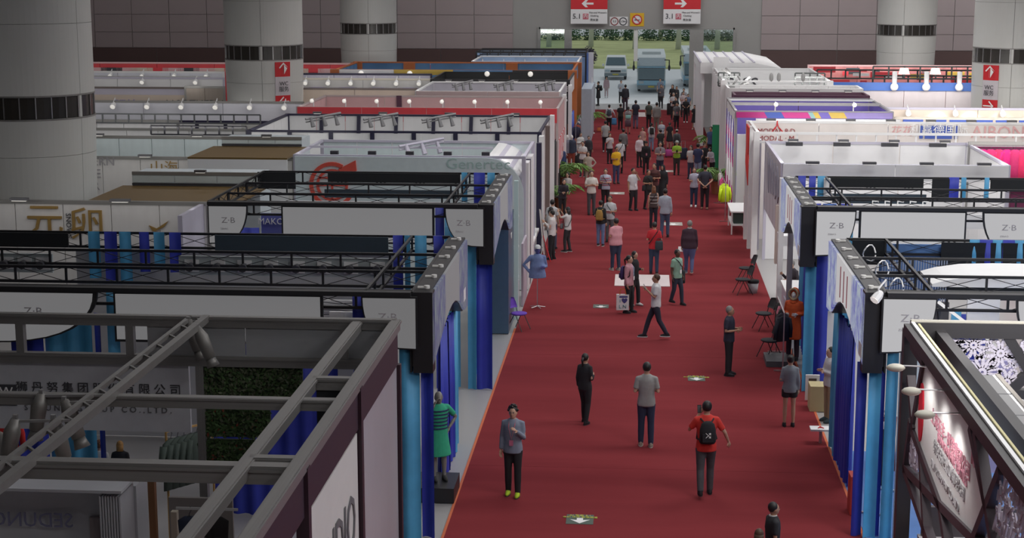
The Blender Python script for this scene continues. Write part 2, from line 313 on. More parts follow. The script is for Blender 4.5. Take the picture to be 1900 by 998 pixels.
cube('plate', a.x, c.x, y-.05, y, t1, t0, WHITE, g)
for i, q in enumerate((.27, .74)):
    xx = a.x+(c.x-a.x)*q; disc(xx, (t0+t1)/2, .29, y-.08, mat('ring_dark_red', (.25, .03, .03), .5) if i == 0 else INK, g, 'ring', r2=.23); text('5.5m' if i else '3.5', .2, FC(xx, y-.08, (t0+t1)/2), INK, g)
a, c = AY(1169, 40, y), AY(1195, 40, y); t0, t1 = AY(1131, 24, y).z, AY(1131, 48.5, y).z
g = thing('sign_plate', 'square yellow no smoking sign above the doors', 'sign', ((a.x+c.x)/2, y, t1))
cube('plate', a.x, c.x, y-.05, y, t1, t0, mat('sign_yellow', (.75, .45, .02), .5), g); xx = (a.x+c.x)/2; zz = (t0+t1)/2
disc(xx, zz, .33, y-.075, WHITE, g, 'disc'); disc(xx, zz, .36, y-.10, RED, g, 'ring', r2=.29); rod('slash', (xx-.22, y-.1, zz+.22), (xx+.22, y-.1, zz-.22), .05, RED, g); rod('cigarette', (xx-.2, y-.085, zz-.02), (xx+.2, y-.085, zz-.02), .05, INK, g)

# ------------------------------------------------------------------ outside the doors
tag(cube('forecourt', -60, 60, YW, 176, -.3, -.02, mat('forecourt_concrete', (.74, .76, .78), .7, scale=.8)), kind='structure')
yl0, yl1 = G(1150, 127).y, G(1150, 82).y
GR = mat('lawn_green', (.58, .62, .28), .9, noise=.25, scale=.5)
lw = MB(); n = 24
vs = [(-60+120*i/n, yl0+(yl1+12-yl0)*j/8, .12+.05*math.sin(i*1.3+j)+.05*j) for j in range(9) for i in range(n+1)]
fs = [(j*(n+1)+i, j*(n+1)+i+1, (j+1)*(n+1)+i+1, (j+1)*(n+1)+i) for j in range(8) for i in range(n)]
lw.add(vs, fs); lw.bx(-60, 60, yl0-.2, yl0, -.1, .16); tag(lw.build('lawn', GR), 'bright green lawn seen through the open doors', 'lawn', kind='stuff')
def leafmass(name, label, cat, c, r, n, col, size=.35, group=None, trunk=None, flatz=1):
    g = thing(name, label, cat, (c[0], c[1], 0), group=group); b = MB()
    for i in range(n):
        while True:
            p = Vector((R.uniform(-1, 1), R.uniform(-1, 1), R.uniform(-1, 1)))
            if p.length < 1: break
        p = p*(.6+.4*R.random()); q = Vector((c[0]+p.x*r[0], c[1]+p.y*r[1], c[2]+p.z*r[2])); M = Matrix.Rotation(R.uniform(0, 6.28), 3, 'Z') @ Matrix.Rotation(R.uniform(0, 3), 3, 'X'); s = size*R.uniform(.6, 1.3)
        b.add([q+M @ Vector(t) for t in ((-s/2, 0, 0), (0, s*.3, 0), (s/2, 0, 0), (0, -s*.3, 0))], [(0, 1, 2, 3)])
    b.build('foliage', mat('leaf_%d' % int(col[1]*1000), col, .8, noise=.4, scale=.8), g)
    if trunk: MB().tube([(c[0], c[1], 0), (c[0]+.1, c[1], trunk*.5), (c[0], c[1], trunk)], [.34, .26, .2], 10).build('trunk', mat('limewashed_bark', (.62, .64, .60), .9), g, smooth=True)
    return g
for i in range(12):
    xh = AY(990+36*i, 75, yl1).x; leafmass('hedge_bush', ORD[i]+' dark green hedge bush from the left behind the lawn', 'bush', (xh, yl1+1, 1.1), (1.6, 1.2, 1.3), 520, (.16, .26+.012*(i % 3), .17), .32, 'hedge bushes behind the lawn')
for i, (px, py) in enumerate(((1018, 92), (1096, 92), (1178, 96), (1258, 97), (1330, 97), (1050, 80), (1225, 80))):
    p = G(px, py); leafmass('tree', ORD[(0, 2, 3, 5, 6, 1, 4)[i]]+' tree with a pale limewashed trunk from the left on the lawn', 'tree', (p.x, p.y, 7.6), (3.2, 3, 2.4), 700, (.08, .20, .06), .4, 'trees on the lawn', trunk=6.2)
PAV = mat('road_far', (.7, .72, .72), .8); tag(cube('road', -80, 80, yl1+4, yl1+60, .3, .42, PAV), kind='structure')
p = G(1093, 126); g = leafmass('round_bush', 'greyish purple rounded bush by the left side of the doors', 'bush', (AY(1092, 100, p.y).x, p.y, 1.1), (.95, .9, 1.15), 1500, (.16, .13, .17), .22)

def wheels(g, x0, x1, y, r, m, ext=2.6):
    for x in (x0, x1):
        for yy in (y+.8, y+ext): MB().tube([(x-.11, yy, r), (x+.11, yy, r)], r, 18).build('wheel', m, g)
def van(px, py, wpx):
    p = G(px, py); X, Y = p.x, p.y; w = 1.0; g = thing('minivan', 'white minivan parked outside the doors on the left', 'van', (X, Y, 0)); B = mat('van_white', (.84, .86, .87), .3)
    prof = [(0, .35), (0, .85), (.15, 1.02), (.75, 1.18), (1.75, 1.88), (2.6, 1.98), (4.4, 1.95), (4.75, 1.2), (4.8, .4)]
    b = MB(); ws = [w, w, w, w*.97, w*.84, w*.82, w*.82, w*.95, w]; n = len(prof)
    b.add([(X-ws[i], Y+a, z) for i, (a, z) in enumerate(prof)]+[(X+ws[i], Y+a, z) for i, (a, z) in enumerate(prof)], [tuple(range(n)), tuple(range(n, 2*n))[::-1]]+[(i, n+i, n+(i+1) % n, (i+1) % n) for i in range(n)]); b.build('bodywork', B, g)
    MB().add([(X-.87, Y+.78, 1.26), (X+.87, Y+.78, 1.26), (X+.76, Y+1.68, 1.89), (X-.76, Y+1.68, 1.89), (X-.87, Y+.82, 1.2), (X+.87, Y+.82, 1.2), (X+.76, Y+1.72, 1.83), (X-.76, Y+1.72, 1.83)], [(0, 1, 2, 3), (0, 4, 5, 1), (1, 5, 6, 2), (2, 6, 7, 3), (3, 7, 4, 0)]).build('windscreen', mat('windscreen', (.10, .16, .19), .1), g)
    for s in (-1, 1): cube('headlight', X+s*.72-.2, X+s*.72+.2, Y-.03, Y+.1, .72, .9, mat('headlight', (.5, .6, .65), .1), g); MB().ball((X+s*1.12, Y+.95, 1.25), (.1, .07, .13)).build('mirror', B, g, True)
    cube('grille', X-.45, X+.45, Y-.03, Y+.02, .66, .84, INK, g); cube('bumper', X-.98, X+.98, Y-.08, Y+.1, .32, .58, mat('bumper_grey', (.25, .3, .33), .4), g); cube('number_plate', X-.26, X+.26, Y-.11, Y-.07, .42, .54, mat('plate_yellow', (.6, .5, .1), .5), g)
    wheels(g, X-.85, X+.85, Y+.1, .33, INK, 3.4)
van(1142, 148, 50)
def bus(px, py, label, side=0, tint=(.34, .60, .78)):
    p = G(px, py); X, Y = p.x, p.y; w = 1.12; h = 2.95; g = thing('coach', label, 'bus', (X, Y, 0)); B = mat('coach_white', (.82, .88, .90), .3); T = mat('coach_blue', tint, .3); Wd = mat('windscreen', (.10, .16, .19), .1)  # coach white and blue paled: haze put into the colours
    prof = [(0, .3), (-.05, 1.2), (.12, 2.2), (.45, 2.75), (.8, h), (10.5, h), (10.6, .3)]; n = len(prof)
    MB().add([(X-w, Y+a, z) for a, z in prof]+[(X+w, Y+a, z) for a, z in prof], [tuple(range(n)), tuple(range(n, 2*n))[::-1]]+[(i, n+i, n+(i+1) % n, (i+1) % n) for i in range(n)]).build('bodywork', B, g)
    MB().prism([(Y+a, z) for a, z in ((-.06, 1.05), (.04, 1.92), (-.02, 1.92), (-.12, 1.05))], 'x', X-w*.93, X+w*.93).build('windscreen', mat('windscreen_haze', (.22, .30, .34), .12), g); MB().prism([(Y+a, z) for a, z in ((.06, 2.14), (.12, 2.2), (.45, 2.74), (.40, 2.74), (.05, 2.2), (.0, 2.1))], 'x', X-w*.93, X+w*.93).build('upper_glass', mat('upper_glass_pale', (.62, .72, .78), .3), g); cube('blue_line', X-w-.01, X+w+.01, Y-.04, Y+6, 1.98, 2.08, T, g)
    cube('blue_band', X-w-.01, X+w+.01, Y-.08, Y+6, .45, .98, T, g); cube('bumper', X-w*.98, X+w*.98, Y-.13, Y+.1, .28, .6, mat('bumper_grey', (.25, .3, .33), .4), g); cube('roof_pod', X-.75, X+.75, Y+1.4, Y+3.4, h, h+.22, B, g)
    cube('wiper_tray', X-w*.9, X+w*.9, Y-.12, Y-.04, .99, 1.04, INK, g); cube('number_plate', X-.24, X+.24, Y-.16, Y-.12, .42, .55, mat('plate_yellow', (.6, .5, .1), .5), g)
    for s in (-1, 1):
        cube('headlight', X+s*.8-.2, X+s*.8+.2, Y-.12, Y, .72, .92, mat('headlight', (.5, .6, .65), .1), g); MB().tube([(X+s*1.05, Y+.05, 2.6), (X+s*1.4, Y-.25, 2.6), (X+s*1.4, Y-.3, 2.0)], .05, 6).ball((X+s*1.4, Y-.3, 2.0), (.1, .08, .24)).build('mirror', INK, g, True)
        for k in range(5): cube('side_window', X+s*w-.02, X+s*w+.02, Y+1.2+k*1.8, Y+2.8+k*1.8, 1.55, 2.6, Wd, g)
    wheels(g, X-w*.86, X+w*.86, Y+1.2, .48, INK, 6.2)
bus(1208, 172, 'tall pale blue coach parked outside the doors, to the right of the minivan')
bus(1293, 162, 'white coach half hidden behind the right side of the open doorway', tint=(.6, .68, .7))

# ================================================================== STAND PARTS
def drape(g, x0, x1, y0, y1, z0, z1, m, n=None, amp=.05, name='drape'):
    L = math.hypot(x1-x0, y1-y0); n = n or max(6, int(L*16)); dx, dy = (x1-x0)/L, (y1-y0)/L; nx, ny = -dy, dx; ph = R.random()*6; vs = []
    for z in (z1, (z0+z1)/2, z0):
        for s in (0, .02):
            for k in range(n+1):
                t = k/n; o = amp*math.sin(t*L*19+ph)*(.5 if z == z1 else 1)+amp*.5*math.sin(t*L*7+ph*2)+s; vs.append((x0+(x1-x0)*t+nx*o, y0+(y1-y0)*t+ny*o, z))
    m1 = n+1; fs = []
    for r in (0, 1):
        for k in range(n):
            a = r*2*m1+k; c = a+2*m1; fs += [(a, a+1, c+1, c), (a+m1+1, a+m1, c+m1, c+m1+1)]
    fs += [(k, m1+k, m1+k+1, k+1) for k in range(n)]
    return MB().add(vs, fs).build(name, m, g, smooth=True)
def truss(g, p, q, drop=.3, w=.05, m=BLACK, step=1.0, cross=True):
    p, q = Vector(p), Vector(q); L = (q-p).length; n = max(1, round(L/step)); d = Vector((0, 0, -drop)); t = MB().beam(p, q, w).build('truss_chord', m, g); OFF[t.name] = OFF[g.name]
    rod('truss_chord', p+d, q+d, w, m, t)
    for k in range(n+1):
        a = p+(q-p)*k/n; rod('truss_strut', a, a+d, w*.8, m, t)
    if cross:
        b = MB()
        for k in range(n):
            a = p+(q-p)*k/n; c = p+(q-p)*(k+1)/n; b.beam(a, c+d, .012); b.beam(a+d, c, .012)
        b.build('cross_wire', m, t)
    return t
def spotlight(g, p, aim=(0, -1, -.5), m=None, size=.12, arm=.35, name='spotlight'):
    p = Vector(p); a = Vector(aim).normalized(); q = p+a*arm; m = m or GREYM
    b = MB().tube([p, p+Vector((0, 0, .12)), q+Vector((0, 0, .12)), q], .018, 5).tube([q-a*size*.8, q, q+a*size], [size*.45, size*.75, size*.8], 8); o = b.build(name, m, g)
    OFF[o.name] = OFF[g.name]; MB().tube([q+a*size, q+a*(size+.012)], [size*.74, size*.74], 8).build('lens', BULB, o); return o
def floodlight(g, p, s=-1, m=None, w=.34):                                                        # flat clamp lamp reaching out over a wall top
    x, y, z = p; b = MB().beam((x, y, z), (x, y+s*.5, z+.12), .03).box((x, y+s*.55, z+.10), (w, .16, .07)); o = b.build('floodlight', m or mat('lamp_body_dark', (.10, .10, .11), .5), g)
    OFF[o.name] = OFF[g.name]; cube('lens', x-w*.4, x+w*.4, y+s*.55-.05, y+s*.55+.05, z+.045, z+.062, BULB, o)
def real_spot(x, y, z, e, aim=(0, 0, -1), col=(1, .95, .9), size=1.9):
    ld = bpy.data.lights.new('stand_lamp', 'SPOT'); ld.energy = e; ld.spot_size = size; ld.spot_blend = .6; ld.shadow_soft_size = .12; ld.color = col
    o = bpy.data.objects.new('stand_lamp', ld); o.location = (x, y, z); o.rotation_euler = Vector(aim).to_track_quat('-Z', 'Y').to_euler(); COL.objects.link(o)
def garment(name, label, cat, x, y, z, rz, col, L=.75, w=.24, group=None, sleeves=True):
    # a garment on its hanger, hanging from a rail at height z
    g = thing(name, label, cat, (x, y, z), rz, group, world=False); b = MB()
    b.loft([(0, 0, -L-.12, w*.95, .06), (0, 0, -L*.55, w*.8, .07), (0, 0, -.26, w*.86, .075), (0, 0, -.16, w*.9, .05), (0, 0, -.11, .07, .035)], 10)
    if sleeves:
        for s in (-1, 1): b.tube([(s*w*.82, 0, -.19), (s*w*1.1, 0, -.45), (s*w*1.12, .01, -.68)], [.06, .05, .045], 7)
    b.build('cloth', cloth(col), g, True, local=True)
    MB().tube([(0, 0, 0), (.02, 0, .02), (.03, 0, -.02), (0, 0, -.08), (0, 0, -.12)], .006, 5).beam((-w*.8, 0, -.16), (0, 0, -.10), .012).beam((w*.8, 0, -.16), (0, 0, -.10), .012).build('hanger', INK, g, local=True); return g
def rack(label, x0, y0, x1, y1, h=1.55, m=None):
    g = thing('clothes_rack', label, 'clothes rack', ((x0+x1)/2, (y0+y1)/2, 0)); m = m or STEEL
    rod('rail', (x0, y0, h), (x1, y1, h), .03, m, g)
    dx, dy = x1-x0, y1-y0; L = math.hypot(dx, dy); nx, ny = -dy/L*.22, dx/L*.22
    for x, y in ((x0, y0), (x1, y1)): rod('upright', (x, y, .02), (x, y, h), .03, m, g); rod('foot', (x-nx, y-ny, .035), (x+nx, y+ny, .035), .03, m, g)
    return g
def palm(px, py, h, label, pot=(.28, .10, .05)):
    p = G(px, py); g = thing('potted_palm', label, 'potted plant', (p.x, p.y, 0), world=False); hp = .55
    MB().loft([(0, 0, 0, .2, .2), (0, 0, hp, .28, .28), (0, 0, hp+.04, .3, .3)], 16).build('pot', mat('pot_brown_red', pot, .5), g, local=True)
    MB().loft([(0, 0, hp+.03, .26, .26), (0, 0, hp+.06, .2, .2)], 12).build('soil', mat('soil', (.04, .03, .02), .9), g, local=True)
    m = mat('palm_leaf', (.19, .36, .09), .55, noise=.3, scale=4); me = None
    for k in range(15):
        if me is None:
            b = MB(); pts = [Vector((0, .02+t*.62, t*1.0-.75*t*t*t*.9)) for t in [i/9 for i in range(10)]]; b.tube(pts, [.012]*9+[.003], 5)
            for i in range(2, 10):
                for s in (-1, 1):
                    q = pts[i]; e = q+Vector((s*(.30-.018*abs(i-6)*2), .16, -.10)); w = Vector((0, .028, .0)); b.add([q-w, q+w, (q+e)/2+w*1.3+Vector((0, 0, .03)), e, (q+e)/2-w*1.3+Vector((0, 0, .03))], [(0, 1, 2, 3, 4)])
            o = b.build('frond', m, g, local=True); me = o.data
        else: o = bpy.data.objects.new('frond', me); COL.objects.link(o); o.parent = g
        o.location = (0, 0, hp); s = (h-hp)*R.uniform(.75, 1.1); o.scale = (s, s*R.uniform(.8, 1.25), s*R.uniform(.8, 1.1)); o.rotation_euler = (0, 0, k*2.4+R.uniform(-.2, .2))
    return g
def chair(px, py, rz, label, col=(.03, .03, .035), name='chair', world=None):
    p = world or G(px, py); g = thing(name, label, 'chair', (p[0], p[1], .014), rz, None, world=False); m = cloth(col); k = mat('chair_frame_black', (.02, .02, .02), .4)
    MB().loft([(0, 0, .43, .21, .20), (0, 0, .45, .235, .225), (0, 0, .475, .23, .22), (0, 0, .485, .19, .18)], 18).build('seat', m, g, True, local=True)
    b = MB(); vs = []
    for s in (0, .035):
        for j in range(5):
            for i in range(7):
                u = (i-3)/3; v = j/4; vs.append((u*(.21-.03*v*v), .20+.05*(1-u*u)+.09*v+s, .58+.30*v-.03*u*u*(v > .5)))
    for j in range(4):
        for i in range(6): a = j*7+i; b.f += [(a, a+1, a+8, a+7), (a+36, a+35, a+42, a+43)]
    b.v = vs; ring = [i for i in range(7)]+[7*j+6 for j in range(1, 5)]+[28+i for i in range(5, -1, -1)]+[7*j for j in range(3, 0, -1)]
    b.f += [(ring[i], ring[(i+1) % len(ring)], ring[(i+1) % len(ring)]+35, ring[i]+35) for i in range(len(ring))]; b.mi = [0]*len(b.f); b.build('backrest', m, g, True, local=True)
    for s in (-1, 1):
        MB().tube([(s*.19, -.02, .44), (s*.22, -.24, 0)], .012, 7).build('leg', k, g, local=True); MB().tube([(s*.19, .04, .44), (s*.23, .27, 0)], .012, 7).build('leg', k, g, local=True); MB().tube([(s*.19, .0, .43), (s*.2, .21, .47), (s*.19, .27, .75)], .011, 7).build('back_strut', k, g, local=True)
    return g

# ================================================================== THE FOUR BLACK TRUSS PAVILIONS WITH BACKLIT FASCIAS
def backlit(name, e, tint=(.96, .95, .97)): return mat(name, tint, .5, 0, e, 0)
def pavilion(s, X, Y0, Y1, XO, h, label, bm, pm, boxes, zb, cross_y, drapes, swags, cloths):
    # s = -1: left of the aisle, +1: right; X aisle side, XO outer side
    g = thing('truss_pavilion', label, 'exhibition stand', ((X+XO)/2, (Y0+Y1)/2, 0)); YM = (Y0+Y1)/2; LY = Y1-Y0; T = .36
    xi = X+s*T
    # aisle side fascia: swept lower edge with an arched notch near the far end
    edge = [(0, 1.31), (.08, 1.26), (.19, 1.13), (.28, 1.01), (.37, .92), (.45, .865), (.52, .85), (.60, .88), (.66, .95), (.73, 1.04), (.79, 1.16), (.85, 1.32), (.89, 1.42), (1, 1.45)]
    poly = [(Y0, h), (Y1, h)]+[(Y0+LY*t, h-d) for t, d in edge[::-1]]
    cube('inner_lining', X+s*.37, X+s*.40, Y0, Y1, h-1.42, h-.02, BCLOTH, g)
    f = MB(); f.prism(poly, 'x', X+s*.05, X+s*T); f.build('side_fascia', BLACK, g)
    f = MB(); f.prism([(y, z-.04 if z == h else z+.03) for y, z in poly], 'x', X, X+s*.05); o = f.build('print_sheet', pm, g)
    # object coordinates of the print run along the side: centre it
    for v in o.data.vertices: v.co.y -= (YM-OFF[g.name].y)
    o.location.y += (YM-OFF[g.name].y)
    rm = mat('print_red', (.5, .08, .12), .6)
    if s > 0:
        for k in range(3): cube('lettering', X-.012, X, YM-.42+.5*k, YM-.38+.5*k, h-.78, h-.18, rm, g)
    cube('white_patch', X-.01, X, Y0+.12+(0 if s > 0 else LY-.9), Y0+.5+(0 if s > 0 else LY-.9), h-1.2, h-.95, WHITE, g)
    cube('end_box', X, X+s*.34, Y0-.02, Y0+.3, h-1.42, h, BLACK, g)
    for k in range(6):               # small white downlights along the fascia top
        y = Y0+.35+(LY-.7)*k/5; c = MB().box((X+s*.2, y, h+.02), (.2, .05, .03)).tube([(X+s*.14, y, h), (X+s*.14, y, h+.05)], .05, 8); c.build('clip_light', mat('clip_white', (.75, .74, .72), .5), g)
    # front truss, with lightboxes and quarter round logo boards hung from it
    truss(g, (xi, Y0+.06, h), (XO, Y0+.06, h)); truss(g, (xi, Y1, h), (XO, Y1, h)); truss(g, (xi, Y0, h-.02), (xi, Y1, h-.02), .3); truss(g, (XO, Y0, h), (XO, Y1, h), .3)
    truss(g, (X+s*1.15, Y0, h), (X+s*1.15, Y1, h), .28, cross=False)
    for y in cross_y: truss(g, (xi, y, h-.05), (XO, y, h-.05), .28)
    cube('fascia_cap', X+s*T, XO, Y0-.16, Y0+.10, h-.06, h+.02, BLACK, g)
    for kind, a, c in boxes:
        if kind == 'box':
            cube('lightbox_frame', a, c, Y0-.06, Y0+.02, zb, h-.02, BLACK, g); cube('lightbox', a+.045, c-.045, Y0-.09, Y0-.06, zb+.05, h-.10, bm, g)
        else:                        # logo board: straight edge at a, swept edge towards c
            H = h-.06-zb-.0; q = [(a, h-.06), (c, h-.06)]+[(a+(c-a)*(math.cos(t*math.pi/2)**.62), h-.06-H*1.05*(math.sin(t*math.pi/2))) for t in [k/10 for k in range(1, 10)]]+[(a, h-.06-H*1.05)]
            i = [(x+(.04 if x < max(a, c)-.02 and x == min(a, c) else 0), z) for x, z in q]
            cx = (a+c)/2; cz = h-.06-H*.5; inn = [(cx+(x-cx)*.93, cz+(z-cz)*.93) for x, z in q]
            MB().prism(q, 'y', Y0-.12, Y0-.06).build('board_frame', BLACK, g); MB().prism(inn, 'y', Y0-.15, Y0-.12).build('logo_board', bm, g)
            xx = a+(c-a)*.52; text('Z·B', .19, FC(xx, Y0-.155, h-.42), mat('print_light_grey', (.36, .35, .37), .6), g, sx=1.2); text('ZIBIAO', .06, FC(xx-.1, Y0-.155, h-.62), mat('print_light_grey', (.5, .49, .5), .6), g)
    for a, c, y, z0, z1, m in drapes: drape(g, a, c, y, y, z0, z1, m)
    # side drapes inside the arch
    W_ = LY/6; dof = .26 if Y0 < 30 else .62
    for k, m in enumerate((DBLUE, LBLUE, DBLUE, DBLUE, DBLUE, LBLUE)):
        if Y0 < 30 and k < 3: continue
        drape(g, X+s*dof, X+s*dof, Y0+.3+W_*k, Y0+.3+W_*(k+.96), .02, h-1.42, m)
    # swags over the back truss, black and slate cloths
    for x, w, m, y, z0 in swags: drape(g, x, x+w, y, y, z0, h+.04, m, amp=.025, name='swag'); 
    for x0, x1, y, z0, z1, m in cloths: cube('cloth_panel', x0, x1, y-.02, y+.02, z0, z1, m, g)
    return g
HP = 4.5
def xa(px, y, py=450): return AY(px, py, y).x
EL1, EL2, ER = .148, .18, .455  # overlay darkening put into the glow: dim on the left, bright on the right
# --- left, near (L1)
Y0, Y1 = 26.9, 32.6; X = -3.48; zb = 3.45
yb = Y1-.12
def X1(px): return xa(px, Y0, 570)
def Xb(px): return xa(px, Y1, 450)
p1 = pavilion(-1, X, Y0, Y1, -16.5, HP, 'black truss pavilion with white lightboxes, nearest on the left of the aisle', backlit('backlit_dim', EL1), blue_print('blue_print_left_near', .16),
    [('logo', X1(776), X1(672)), ('box', X1(213), X1(600)), ('logo', X1(-60), X1(186))], 3.55, (29.0, 30.8),
    [(X1(650), X1(672), Y0+.25, .02, HP-.05, DBLUE), (X1(672), X1(700), Y0+.35, .02, HP-.05, LBLUE), (X1(738), X1(775), Y0+.1, .02, 3.6, LBLUE), (X1(776), X1(800), Y0+.2, .02, 3.3, DBLUE), (X1(0), X1(60), Y0+.4, .02, 3.7, DBLUE), (X1(60), X1(150), Y0+.5, .02, 3.9, LBLUE), (X1(150), X1(163), Y0+.6, .02, 3.9, DBLUE), (X1(188), X1(208), Y0+.3, 3.2, HP-.1, LBLUE), (X1(350), X1(600), Y0+1.2, .02, 3.4, DBLUE)],
    [(Xb(168), .24, LBLUE, yb, 3.55), (Xb(198), .26, DBLUE, yb, 3.5), (Xb(225), .24, LBLUE, yb, 3.45), (Xb(262), .2, DBLUE, yb, 3.7), (Xb(289), .22, LBLUE, yb, 3.75), (Xb(318), .24, DBLUE, yb, 3.7),
     (Xb(731), .2, DBLUE, yb, 3.1), (Xb(752), .12, LBLUE, yb, 3.2), (Xb(771), .24, LBLUE, yb, 3.3), (Xb(806), .18, DBLUE, yb, 3.4)],
    [(Xb(0)-3, Xb(131), yb, 4.20, 4.5, BCLOTH), (Xb(402), Xb(722), yb, 4.18, 4.5, TEAL), (Xb(131), Xb(725), 32.9, .02, 4.1, mat('inner_board_grey', (.55, .55, .56), .6))])
for x0, x1, n in ((-40, 95, 4), (330, 725, 8)):         # grey lamp bars with black lamps
    y = 30.85; a, c = xa(x0, y, 480), xa(x1, y, 480); cube('lamp_bar', a, c, y+.05, y+.11, 3.96, 4.34, mat('lamp_bar_grey', (.42, .47, .48), .5), p1)
    for k in range(n):
        x = a+(c-a)*(k+.5)/n; cube('lamp_plate', x-.14, x+.14, y+.02, y+.05, 4.03, 4.27, WHITE, p1); MB().tube([(x, y, 4.16), (x, y-.16, 4.14)], [.07, .085], 8).build('lamp_head', INK, p1)
y = Y0+.6; 
for q in (612, 640): x = X1(q); cube('lamp_plate', x-.13, x+.13, y, y+.06, 3.6, 4.0, WHITE, p1); MB().tube([(x, y, 3.8), (x, y-.2, 3.75)], [.07, .09], 8).build('lamp_head', INK, p1)
cube('cable_board', X1(240), X1(735), 28.4, 28.46, 3.7, 4.02, mat('inner_board_white', (.7, .7, .72), .6), p1)
for k in range(4):
    b = MB(); z = 3.76+.075*k; b.tube([(X1(245)+.28*i, 28.36, z+.02*math.sin(i*1.7+k)) for i in range(18)], .008, 5); b.build('cable', INK, p1)
# --- left, far (L2)
Y0, Y1 = 37.2, 42.9; yb = Y1-.12
def X2(px): return xa(px, Y0, 400)
def Xc(px): return xa(px, Y1, 330)
p2 = pavilion(-1, -3.36, Y0, Y1, X2(388), HP, 'black truss pavilion with white lightboxes, second on the left of the aisle', backlit('backlit_mid', EL2), blue_print('blue_print_left_far', .2),
    [('logo', X2(900), X2(826)), ('box', X2(523), X2(806)), ('logo', X2(388), X2(462))], 3.55, (39.0, 40.9),
    [(X2(806), X2(822), Y0+.2, .02, HP-.05, DBLUE), (X2(822), X2(850), Y0+.3, .02, 4.2, LBLUE), (X2(866), X2(882), Y0+.1, .02, 3.5, LBLUE), (X2(882), X2(912), Y0+.15, .02, 3.3, DBLUE), (X2(390), X2(470), Y0+.5, .02, 3.8, DBLUE)],
    [(Xc(857), .16, LBLUE, yb, 3.75), (Xc(880), .3, DBLUE, yb, 3.7), (Xc(905), .2, LBLUE, yb, 3.9)],
    [(Xc(480), Xc(550), yb, 4.05, 4.5, BCLOTH), (Xc(610), Xc(852), yb, 4.25, 4.5, BCLOTH), (Xc(610), Xc(852), yb-.5, 3.9, 4.12, TEAL)])
cube('purple_board', X2(462), X2(522), Y0+1.2, Y0+1.26, 3.5, 4.05, mat('poster_violet', (.13, .15, .45), .5), p2); text('MAKOUR', .22, FC(X2(492), Y0+1.18, 3.85), WINK, p2)
cube('inner_board', Xc(560), Xc(850), 40.2, 40.26, 3.85, 4.1, WHITE, p2)
# --- right, near (R1)
Y0, Y1 = 27.5, 33.0; yb = Y1-.12
def X1r(px): return xa(px, Y0, 570)
def Xbr(px): return xa(px, Y1, 450)
p3 = pavilion(1, 3.9, Y0, Y1, 13.5, HP, 'black truss pavilion with white lightboxes, nearest on the right of the aisle', backlit('backlit_bright', ER), blue_print('blue_print_right_near', .46),
    [('logo', X1r(1634), X1r(1737)), ('logo', X1r(2000), X1r(1882))], 3.5, (29.3, 31.1),
    [(X1r(1621), X1r(1645), Y0+.2, .02, 3.3, LBLUE), (X1r(1645), X1r(1654), Y0+.25, .02, 3.6, DBLUE), (X1r(1654), X1r(1677), Y0+.2, .02, 3.8, LBLUE), (X1r(1800), X1r(1820), Y0+1.6, .02, 3.9, LBLUE), (X1r(1820), X1r(1870), Y0+1.6, .02, 3.8, DBLUE), (X1r(1600), X1r(1620), Y0+.3, .02, 3.2, DBLUE)],
    [(Xbr(1797), .2, LBLUE, yb, 3.85), (Xbr(1815), .26, DBLUE, yb, 3.6), (Xbr(1838), .24, LBLUE, yb, 3.6), (Xbr(1858), .28, DBLUE, yb, 3.6), (Xbr(1878), .2, LBLUE, yb, 3.6)],
    [(Xbr(1580), Xbr(1640), yb, 4.0, 4.5, BCLOTH), (Xbr(1745), Xbr(1905), yb, 3.3, 4.48, BCLOTH)])
pb = mat('picture_blue', (.10, .22, .5), .5, noise=.5, scale=2)
cube('inner_poster', Xbr(1634), Xbr(1752), 33.05, 33.1, 2.6, 4.4, pb, p3)
for k in range(26): x = Xbr(1634)+(Xbr(1752)-Xbr(1634))*k/25; cube('bead_strand', x-.012, x+.012, 32.6, 32.62, 2.6, 4.2, mat('bead_silver', (.35, .40, .5), .4), p3)
# curved white canopy inside the pavilion
q = [(X1r(1770), 4.25), (X1r(1800), 4.33), (X1r(1850), 4.40), (X1r(1920), 4.42), (X1r(1990), 4.42), (X1r(1990), 4.2), (X1r(1770), 4.2)]
WB = backlit('canopy_white', .12)
MB().prism(q, 'y', 29.6, 30.9).build('canopy', WHITE, p3)
MB().add([(X1r(1766), 28.9, 4.05), (X1r(1775), 29.1, 4.05), (X1r(1868), 27.9, 3.5), (X1r(1862), 27.7, 3.5)], [(0, 1, 2, 3), (3, 2, 1, 0)]).build('light_strip', WHITE, p3)
cube('suit_poster', X1r(1762), X1r(1802), Y0+1.9, Y0+1.96, 2.2, 3.95, mat('suit_grey', (.10, .095, .10), .7), p3); MB().prism([(X1r(1778), 3.9), (X1r(1787), 3.9), (X1r(1782.5), 3.55)], 'y', Y0+1.86, Y0+1.9).build('shirt_v', INK, p3)
cube('white_post', X1r(1678), X1r(1686), Y0+.1, Y0+.2, .02, 3.8, WHITE, p3); cube('white_poster', X1r(1738), X1r(1762), Y0+1.9, Y0+1.96, 2.2, 4.1, CYANW, p3); cube('white_board', X1r(1822), X1r(1885), Y0+1.2, Y0+1.26, 3.55, 4.2, WHITE, p3)
spotlight(p3, (X1r(1640), Y0-.1, 4.62), (-.6, -.5, -.6), WHITE, .11, .22)
for k in range(3): MB().tube([(4.5+.12*math.cos(t), 28+k*1.7+.1*math.sin(t*2), 4.5+.16*math.sin(t)) for t in [j*.55 for j in range(12)]], .014, 5).build('coiled_cable', WINK, p3)
